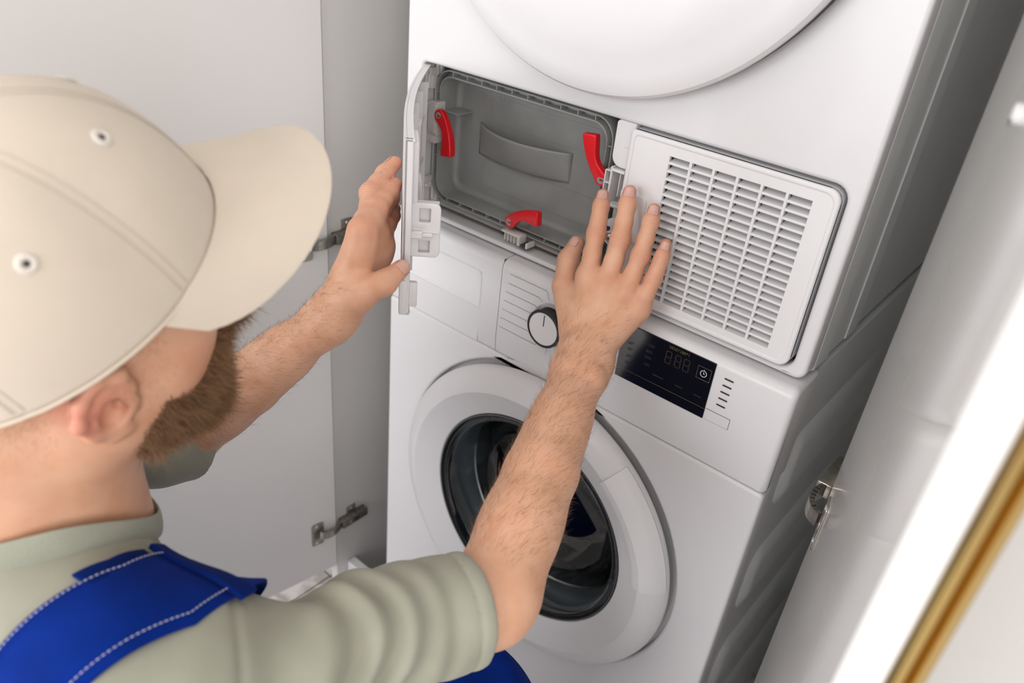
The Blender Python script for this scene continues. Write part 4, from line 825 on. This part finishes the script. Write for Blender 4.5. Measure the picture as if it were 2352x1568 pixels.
rt, nr, n = grow(w, 0.75, 4); cl = np.sin(rt @ v3(310, 270, 190))[:, None] * v3(0.2, 0.1, 0.25) + np.sin(rt @ v3(-190, 350, 240))[:, None] * v3(-0.15, 0.2, 0.1)
strands('beard', m_beard, rt, nr * 0.70 + hf * 0.30 - hu * 0.70 + cl + rng.normal(size=(n, 3)) * 0.22, rng.normal(size=(n, 3)) * 0.30 - nr * 0.15, 0.008 + 0.009 * rng.random(n), np.full(n, 0.00024), 3, person)
rt, nr, n = grow(w * smooth(F_, 0.045, 0.075), 0.45, 2)
strands('fair_beard', m_beard2, rt, nr * 0.85 + hf * 0.25 - hu * 0.5 + rng.normal(size=(n, 3)) * 0.3, rng.normal(size=(n, 3)) * 0.25, 0.009 + 0.008 * rng.random(n), np.full(n, 0.00020), 3, person)
w3 = (smooth(-F_, 0.018, 0.05) * smooth(U_, -0.060, -0.020) * 0.9 + smooth(F_, -0.002, 0.012) * smooth(0.05 - F_, 0, 0.02) * smooth(U_, -0.03, 0.0) * 0.6) * inh * (np.abs(R_) < 0.085) * (1 - np.exp(-((F_ + 0.012) / 0.028) ** 2 - ((U_) / 0.032) ** 2 - ((np.abs(R_) - 0.09) / 0.012) ** 2))
rt, nr, n = grow(w3, 0.8, 3)
strands('nape_hair', m_hair, rt, nr * 0.6 - hu * 0.8 + rng.normal(size=(n, 3)) * 0.15, np.zeros((n, 3)), 0.0012 + 0.0016 * rng.random(n), np.full(n, 0.00008), 1, person)
for E_, W_, bk, lt_ in ((ER, WR, bkR, latR), (EL, WL, bkL, latL)):
    ax = (W_ - E_) / np.linalg.norm(W_ - E_); q = VB - E_; s_ = q @ ax / np.linalg.norm(W_ - E_); rad_ = np.linalg.norm(q - (q @ ax)[:, None] * ax, axis=1)
    w = smooth(s_, 0.02, 0.2) * smooth(1.22 - s_, 0, 0.25) * (rad_ < 0.055) * np.clip(0.55 + 0.6 * (NBm @ bk), 0.12, 1)
    pick = rng.random(len(VB)) < w * 0.13; rt = VB[pick]; nr = NBm[pick]; n = len(rt); side = np.cross(nr, ax)
    strands('arm_hair', m_armhair, rt - nr * 0.0003, nr * 0.45 + ax * 0.75 - side * 0.45 + rng.normal(size=(n, 3)) * 0.22, -nr * 0.25 + rng.normal(size=(n, 3)) * 0.15, 0.006 + 0.009 * rng.random(n), np.full(n, 0.00010), 2, person)
# ---- T-shirt
def cloth_mat(name, col, rough=0.85, weave=1800, bump=0.25, noise=0.05, sheen=0.15):
    m = mat(name, col, rough, spec=0.2 if sheen > 0.05 else 0.06, noise=noise, nscale=30, bump=bump, bscale=weave, sheen=sheen); return m
m_shirt = cloth_mat('sage_jersey', (0.330, 0.328, 0.262)); m_blue = cloth_mat('blue_twill', (0.0015, 0.020, 0.190), 0.85, 1400, 0.35, 0.15, 0.02); m_navy = cloth_mat('dark_blue_twill', (0.0012, 0.014, 0.125), 0.85, 1400, 0.35, 0.1, 0.02)
sdR = (ER - SR) / np.linalg.norm(ER - SR); LR = np.linalg.norm(ER - SR); sdL = (EL - SL) / np.linalg.norm(EL - SL); LL = np.linalg.norm(EL - SL)
SER = SR + sdR * (LR - 0.016); SEL = SL + sdL * (LL + 0.012)
class Plane:
    def __init__(s, o, n, near=None, rad=0.2): s.o = np.array(o, f4); s.n = np.array(n, f4); s.near = near; s.rad = rad
    def __call__(s, P):
        d = (P - s.o) @ s.n
        if s.near is not None: d = np.maximum(d, -1e3) ; dd_ = np.sqrt(((P - np.array(s.near, f4)) ** 2).sum(1)) - s.rad; d = np.maximum(-d, dd_); return d
        return -d
base = [Cone(NB + v3(0, -0.010, -0.035), SR + v3(-0.015, 0, 0.012), 0.052, 0.062), Cone(NB + v3(0, -0.010, -0.035), SL + v3(0.015, 0, 0.008), 0.052, 0.064), Ell(v3(0.25, -0.625, 0.675), I3, (0.176, 0.118, 0.175)), Ell(v3(0.255, -0.69, 0.50), I3, (0.152, 0.118, 0.17))]
shirt_base = Grp(base, 0.05)
slR = Grp([Cone(SR, SR + sdR * (LR + 0.06), 0.0625, 0.0385)], 0.01); slL = Grp([Cone(SL, SL + sdL * (LL + 0.06), 0.062, 0.047)], 0.01)
endR = Plane(SER, sdR, near=SER + sdR * 0.06, rad=0.125); endL = Plane(SEL, sdL, near=SEL + sdL * 0.06, rad=0.12)
upv = v3(0, 0, 1); uR = upv - sdR * (upv @ sdR); uR /= np.linalg.norm(uR); wRr = np.cross(sdR, uR)
folds = [(0.28, 0.020, 0.0060, 0.015), (0.44, 0.055, 0.0115, 0.0115), (0.56, 0.050, 0.0120, 0.0100), (0.675, 0.035, 0.0060, 0.010), (0.79, 0.015, 0.0025, 0.008)]
def shirt_post(P, d):
    q = P - SR.astype(f4); s_ = (q @ sdR.astype(f4)); rx = q @ uR.astype(f4); ry = q @ wRr.astype(f4); rad_ = np.sqrt(rx * rx + ry * ry); ph = np.arctan2(ry, rx)      # 0 = top, + = outer side
    near = np.clip(1 - np.maximum(rad_ - 0.075, 0) / 0.02, 0, 1) * np.clip((s_ + 0.01) / 0.03, 0, 1)
    e = 0
    for s0, sl_, am, wd in folds:
        c_ = s0 * LR + sl_ * (np.cos(ph - 0.5) - 0.55) * 0.9; win = 0.35 + 0.65 * np.clip(0.5 + 0.5 * np.cos(ph - 1.5), 0, 1)
        e = e + am * win * (np.exp(-((s_ - c_) / wd) ** 2) - 0.45 * np.exp(-((s_ - c_ + 1.6 * wd) / (wd * 1.3)) ** 2))
    e = e + 0.0145 * np.exp(-((s_ - 0.40 * LR) / 0.030) ** 2) * np.clip(0.5 + 0.5 * np.cos(ph + 0.7), 0, 1) ** 2
    e = e * near
    x, y, z = P.T; e = e + 0.0016 * np.sin(x * 62 + y * 48 + 3 * np.sin(z * 30)) * np.sin(z * 40 - y * 33) + 0.0012 * np.sin(s_ * 90 + 2 * np.sin(ph * 2))
    hem = np.exp(-((s_ - (LR - 0.016) + 0.0135) / 0.0011) ** 2) * near; e = e + 0.0012 * hem - 0.0012 * np.exp(-((s_ - (LR - 0.016) + 0.006) / 0.006) ** 2) * near
    sm = np.exp(-((s_ - 0.045 - 0.012 * np.cos(ph)) / 0.0030) ** 2) * near; e = e + 0.0035 * sm * np.clip(0.5 + 0.5 * np.cos(ph - 0.8), 0, 1)
    return d + e
neckcut = Cone(NB + v3(0.004, 0.012, -0.075), hl(-0.02, 0, -0.03), 0.060, 0.066)
shirtU = Body([(shirt_base, 0.04), (slR, 0.045), (slL, 0.045)], shirt_post)
pockR = Cone(SER - sdR * 0.035, SER + sdR * 0.1, 0.038, 0.0445); pockL = Cone(SEL - sdL * 0.045, SEL + sdL * 0.1, 0.038, 0.046)
class Cut:
    def __init__(s, g): s.g = g
    def __call__(s, P):
        d = s.g(P)
        for q in (endR, endL, pockR, pockL, neckcut): d = np.maximum(d, -q(P))
        return np.maximum(d, 0.40 - P[:, 2])
_cull = cull
def cull(g, c, rad): return Cut(_cull(g.g, c, rad)) if isinstance(g, Cut) else _cull(g, c, rad)
VS, QS = surface_nets(Cut(shirtU), (-0.02, -0.86, 0.38), (0.62, -0.32, 0.93), 0.0021, 8, 4); VS = relax(VS, QS, 1, 0.45)
shirt = link('t_shirt', np_mesh('t_shirt', VS, QS), m_shirt, person, smooth=True)
# collar band around the neck
nax = (hl(-0.02, 0, -0.03) - NB); nax /= np.linalg.norm(nax); ca_ = v3(0, 1, 0) - nax * nax[1]; ca_ /= np.linalg.norm(ca_); cb_ = np.cross(ca_, nax)
cc = NB + v3(0.003, 0.010, 0); TH = np.linspace(0, 2 * math.pi, 96, endpoint=False)
ro = cc + np.cos(TH)[:, None] * ca_ * 0.0765 + np.sin(TH)[:, None] * cb_ * 0.0725
hit = trace(Body([(Grp(base, 0.05), 0.04), (slR, 0.045), (slL, 0.045)]), ro, np.tile(nax, (96, 1)), -0.12, 0.10); hh = (hit - ro) @ nax
hc = [hh.mean()] + [2 * (hh * np.cos(TH)).mean(), 2 * (hh * np.sin(TH)).mean(), 2 * (hh * np.cos(2 * TH)).mean()]
h0s = hc[0] + hc[1] * np.cos(TH) + hc[2] * np.sin(TH) + hc[3] * np.cos(2 * TH) + 0.004
dirs = np.cos(TH)[:, None] * ca_ + np.sin(TH)[:, None] * cb_; axo = cc + nax * h0s[:, None]
rn = np.linalg.norm(trace(Body([(neck, 0.03), (torso, 0.05)]), axo, dirs, 0.0, 0.085) - axo, axis=1); fo = lambda y: [y.mean()] + [2 * (y * f_(k * TH)).mean() for k in (1, 2, 3) for f_ in (np.cos, np.sin)]
rc = fo(np.minimum(rn, 0.082)); fe = lambda c_, th: c_[0] + sum(c_[1 + 2 * (k - 1)] * math.cos(k * th) + c_[2 + 2 * (k - 1)] * math.sin(k * th) for k in (1, 2, 3)); hcf = fo(h0s)
def collar(i, v):
    th = i * 2 * math.pi; k = v * 2 * math.pi; rr = fe(rc, th) + 0.0035 + 0.0020 * math.cos(k) + 0.0060 * (0.5 - 0.5 * math.sin(k))
    return Vector(cc + (ca_ * math.cos(th) + cb_ * math.sin(th)) * rr + nax * (fe(hcf, th) + 0.0115 * math.sin(k)))
MB().grid(collar, 96, 16, True).build('collar', cloth_mat('sage_rib', (0.330, 0.338, 0.272), 0.9, 600, 0.4), shirt, smooth=True)
# ---- overalls
KR, KL = v3(0.455, -0.315, 0.492), v3(0.105, -0.36, 0.085); HRp, HLp = v3(0.345, -0.735, 0.33), v3(0.165, -0.735, 0.33); AR, AL = v3(0.435, -0.385, 0.09), v3(0.13, -0.76, 0.085)
trs = Body([(Grp([Ell(v3(0.255, -0.735, 0.36), I3, (0.168, 0.132, 0.15)), Cone(v3(0.255, -0.70, 0.42), v3(0.255, -0.685, 0.50), 0.145, 0.140)], 0.05), 0.03), (Grp([Cone(HRp, KR, 0.098, 0.072), Cone(KR, AR, 0.070, 0.058)], 0.02), 0.05), (Grp([Cone(HLp, KL, 0.098, 0.076), Cone(KL, AL, 0.072, 0.056)], 0.02), 0.05)],
           lambda P, d: d + 0.0035 * np.sin(P[:, 0] * 45 + 2 * np.sin(P[:, 2] * 38)) * np.sin(P[:, 2] * 55 + P[:, 1] * 25))
class Cut2(Cut):
    def __call__(s, P): return np.maximum(np.maximum(s.g(P), 0.012 - P[:, 2]), P[:, 2] - 0.545)
_c2 = cull
def cull(g, c, rad): return Cut2(_cull(g.g, c, rad)) if isinstance(g, Cut2) else _c2(g, c, rad)
VT, QT = surface_nets(Cut2(trs), (-0.01, -0.90, 0.0), (0.56, -0.20, 0.58), 0.0042, 8, 4); VT = relax(VT, QT, 2, 0.5)
ovr = link('overalls', np_mesh('overalls', VT, QT), m_blue, person, smooth=True)
def over(sx, th, off, lift):
    """point on the shirt under the strap: th from the back (-) over the shoulder to the front (+), off across"""
    th = np.asarray(th, float); down = np.maximum(-1.4 - th, 0) * 0.125; x = 0.25 + sx * np.interp(th, [-3.0, -1.4, -0.5, 0.2, 0.6, 1.5], [0.050, 0.100, 0.145, 0.152, 0.138, 0.085]); th = np.maximum(th, -1.4); o = np.stack([x + sx * off, np.full_like(th, -0.605) + 0 * th, 0.735 - down], 1)
    o[:, 1] += off * 0.25
    d = np.stack([np.zeros_like(th), np.sin(th), np.cos(th)], 1); S_ = trace(shirt_flat, o, d, 0.0, 0.35); return S_ + d * np.broadcast_to(lift, (len(th),))[:, None]
shirt_flat = Body([(shirt_base, 0.04), (slR, 0.045), (slL, 0.045)])
def strap_strip(name, sx, t0, t1, o0, o1, lift, thick, m, parent, nu=60, nv=8, wob=0.0):
    T = np.linspace(t0, t1, nu + 1); V = []
    for j in range(nv + 1):
        off = o0 + (o1 - o0) * j / nv; V.append(over(sx, T, np.full(nu + 1, off), lift + 0 * T + wob * np.sin(T * 9 + j * 0.4)))
    V = np.stack(V, 1).reshape(-1, 3); F = [(i * (nv + 1) + j, (i + 1) * (nv + 1) + j, (i + 1) * (nv + 1) + j + 1, i * (nv + 1) + j + 1) for i in range(nu) for j in range(nv)]
    if sx < 0: F = [f[::-1] for f in F]
    o = link(name, mesh(name, V, F), m, parent, smooth=True); md = o.modifiers.new('s', 'SOLIDIFY'); md.thickness = thick; md.offset = 1 if True else 0
    b_ = o.modifiers.new('b', 'BEVEL'); b_.width = thick * 0.3; b_.segments = 2; b_.limit_method = 'ANGLE'; b_.angle_limit = 1.0; return o
m_stitch = mat('pale_thread', (0.42, 0.42, 0.48), 0.7)
for sx in (1, -1):
    st = strap_strip('strap', sx, -3.0, 1.5, -0.034, 0.034, 0.0045, 0.0030, m_blue, ovr, 90)
    if sx > 0: strap_strip('strap_lining', sx, 0.02, 0.46, -0.043, -0.026, 0.0035, 0.0030, m_navy, ovr, 24, 3, 0.0012)
    for off in (-0.0285, 0.0285):
        T = np.linspace(-2.95, 0.50 if sx > 0 else 1.3, 600); P = over(sx, T, np.full(600, off), 0.0078); b = MB(); acc = 0; L_ = np.concatenate([[0], np.cumsum(np.linalg.norm(np.diff(P, axis=0), axis=1))]); s_ = 0
        while s_ < L_[-1] - 0.004:
            pts = [Vector([np.interp(s_ + k * 0.0011, L_, P[:, q]) for q in range(3)]) for k in range(3)]; b.tube(pts, [0.00035, 0.0005, 0.00035], 5); s_ += 0.0034
        o = b.build('stitching', m_stitch, ovr, smooth=True); o['kind'] = 'stuff'
    kp_ = strap_strip('strap_keeper', sx, 0.47, 0.60, -0.041, 0.041, 0.0090, 0.0045, m_navy, ovr, 6, 10, 0.0006)
# bib and shoes
bibm = []; T = np.linspace(0.9, 2.15, 30); V = []
for j in range(13):
    off = -0.12 + 0.24 * j / 12; o_ = np.stack([np.full(30, 0.25 + off), np.full(30, -0.62), np.linspace(0.70, 0.50, 30)], 1); V.append(trace(Body([(shirt_base, 0.04), (trs.parts[0][0], 0.03)]), o_, np.tile(v3(0, 1, 0), (30, 1)), 0.0, 0.35) + v3(0, 0.005, 0))
V = np.stack(V, 1).reshape(-1, 3); o = link('bib', mesh('bib', V, [(i * 13 + j, (i + 1) * 13 + j, (i + 1) * 13 + j + 1, i * 13 + j + 1) for i in range(29) for j in range(12)]), m_blue, ovr, smooth=True); md = o.modifiers.new('s', 'SOLIDIFY'); md.thickness = 0.003
m_shoe = mat('black_shoe_leather', (0.02, 0.02, 0.022), 0.5)
for (a, b_) in ((v3(0.435, -0.41, 0.055), v3(0.455, -0.24, 0.045)), (v3(0.13, -0.78, 0.07), v3(0.135, -0.84, 0.05))):
    sh_ = Body([(Grp([Cone(a, a * 0.5 + b_ * 0.5, 0.042, 0.040), Cone(a * 0.5 + b_ * 0.5, b_, 0.041, 0.036), Cone(a + v3(0, 0, 0.01), a + v3(0, 0, 0.05), 0.045, 0.043)], 0.02), 0.01)])
    lo_ = np.minimum(a, b_) - 0.06; hi_ = np.maximum(a, b_) + 0.08; lo_[2] = -0.01
    V_, Q_ = surface_nets(Body([(sh_, 0.01)], lambda P, d: np.maximum(d, 0.002 - P[:, 2])), lo_, hi_, 0.004, 8, 4)
    link('shoe', np_mesh('shoe', relax(V_, Q_, 2), Q_), m_shoe, person, smooth=True)
# ---- baseball cap
bt = math.radians(27); cf = hf * math.cos(bt) + hu * math.sin(bt); cu = -hf * math.sin(bt) + hu * math.cos(bt); cr = hr; CO = hl(-0.004, 0, 0.0305)
CA, CB, CH = 0.113, 0.092, 0.121
m_cap = cloth_mat('cream_cotton', (0.66, 0.575, 0.475), 0.8, 1500, 0.3, 0.02); m_thread = mat('cream_thread', (0.60, 0.53, 0.45), 0.8); m_eyelet = mat('white_thread', (0.70, 0.64, 0.57), 0.85)
SEAMS = [0.0, 0.93, -0.93, 1.95, -1.95, math.pi, -math.pi]
def crown(th, v, off=0.0):
    """th 0 = front, v 0 = rim, 1 = top"""
    a = v * math.pi / 2; rho = max(math.cos(a), 0) ** 0.80; z = math.sin(a) ** 0.92
    tw = (th + math.pi) % (2 * math.pi) - math.pi; ds = min((tw - q for q in SEAMS), key=abs); seam = math.exp(-(ds * max(rho, 0.05) * 0.1 / 0.0022) ** 2) * (1 if v < 0.97 else 0); fr_ = min(abs(ds) / 1.0, 0.5)
    puff = 0.0022 * (math.cos(fr_ * 2 * math.pi) * -0.5 + 0.0) * min(1, 4 * v) * rho
    dent = 0.0035 * math.exp(-((tw - 0.93) / 0.16) ** 2 - ((v - 0.42) / 0.30) ** 2)
    s_ = 1 + (off - 0.0006 * seam + puff - dent) / 0.1
    x = CA * math.cos(th) * rho * s_; y = CB * math.sin(th) * rho * s_; zz = CH * z * (1 + off / CH)
    if math.cos(th) > 0: x *= 1 + 0.02 * math.sin(math.pi * v)
    lowb = -0.004 * (0.5 - 0.5 * math.cos(th)) ** 2 * (1 - v) ** 2
    return CO + cf * x + cr * y + cu * (zz + lowb)
cap = MB().grid(lambda u, v: Vector(crown(u * 2 * math.pi, v * 0.999)), 180, 60, True).build('baseball_cap', m_cap, person, smooth=True)
md = cap.modifiers.new('s', 'SOLIDIFY'); md.thickness = 0.0022; md.offset = 1
TM = math.radians(67)
def brim(u, v, off=0.0):
    a = u * 2 - 1; th = a * TM; B0 = crown(th, 0.015, 0.0012); w = max(1 - abs(a) ** 2.4, 0) ** 0.62; L = 0.0745 * w * v
    side = cr * (math.sin(th) * 0.010 * v * w)
    return Vector(B0 + cf * L + side + cu * (off + 0.004 * (1 - a * a) - 0.25 * L - 0.0035 * v * w - 0.048 * a * a * v * w ** 0.5 - 0.004 * a * a))
br = MB().grid(lambda u, v: brim(u, v), 72, 22).build('brim', m_cap, cap, smooth=True); md = br.modifiers.new('s', 'SOLIDIFY'); md.thickness = 0.0036; md.offset = -1; md = br.modifiers.new('b', 'BEVEL'); md.width = 0.0012; md.segments = 2; md.limit_method = 'ANGLE'
for th in SEAMS[:6]:
    for dth in (-0.0028, 0.0028):
        pts = [Vector(crown(th + dth / (0.1 * max(math.cos(v * math.pi / 2) ** 0.8, 0.12)) , v, 0.0003)) for v in np.linspace(0.02, 0.94, 40)]
        MB().tube(pts, 0.00025, 5).build('seam_stitch', m_thread, cap, smooth=True)
MB().tube([Vector(crown(t, 0.0, 0.0008)) for t in np.linspace(0, 2 * math.pi, 120, endpoint=False)], 0.0012, 6, closed=True).build('rim_binding', m_cap, cap, smooth=True)
def frame_on(th, v):
    p = crown(th, v, 0.0); a = crown(th + 0.02, v) - crown(th - 0.02, v); b_ = crown(th, v + 0.02) - crown(th, v - 0.02); n = np.cross(a, b_); n /= np.linalg.norm(n)
    if n @ (p - CO) < 0: n = -n
    a /= np.linalg.norm(a); b2 = np.cross(n, a); return Matrix(((a[0], n[0], b2[0], p[0]), (a[1], n[1], b2[1], p[1]), (a[2], n[2], b2[2], p[2]), (0, 0, 0, 1)))
for th in (0.47, -0.47, 1.38, -1.38, 2.55, -2.55):
    fm = frame_on(th, 0.47 if abs(th) < 1 else 0.40)
    ey = MB().lathe([(0.0017, 0.0002), (0.0026, 0.0016), (0.0046, 0.0014), (0.0056, 0.0)], 0, 0, 24, mtx=fm).build('eyelet', m_eyelet, cap, smooth=True)
    MB().lathe([(0.0, 0.0005), (0.0019, 0.0005)], 0, 0, 12, mtx=fm).build('eyelet_hole', m_dark, cap)
_t = CO + cu * (CH + 0.0005)
MB().lathe([(0, 0.0045), (0.004, 0.004), (0.0065, 0.002), (0.0070, -0.001)], 0, 0, 20, mtx=Matrix(((cr[0], cu[0], cf[0], _t[0]), (cr[1], cu[1], cf[1], _t[1]), (cr[2], cu[2], cf[2], _t[2]), (0, 0, 0, 1)))).build('top_button', m_cap, cap, smooth=True)
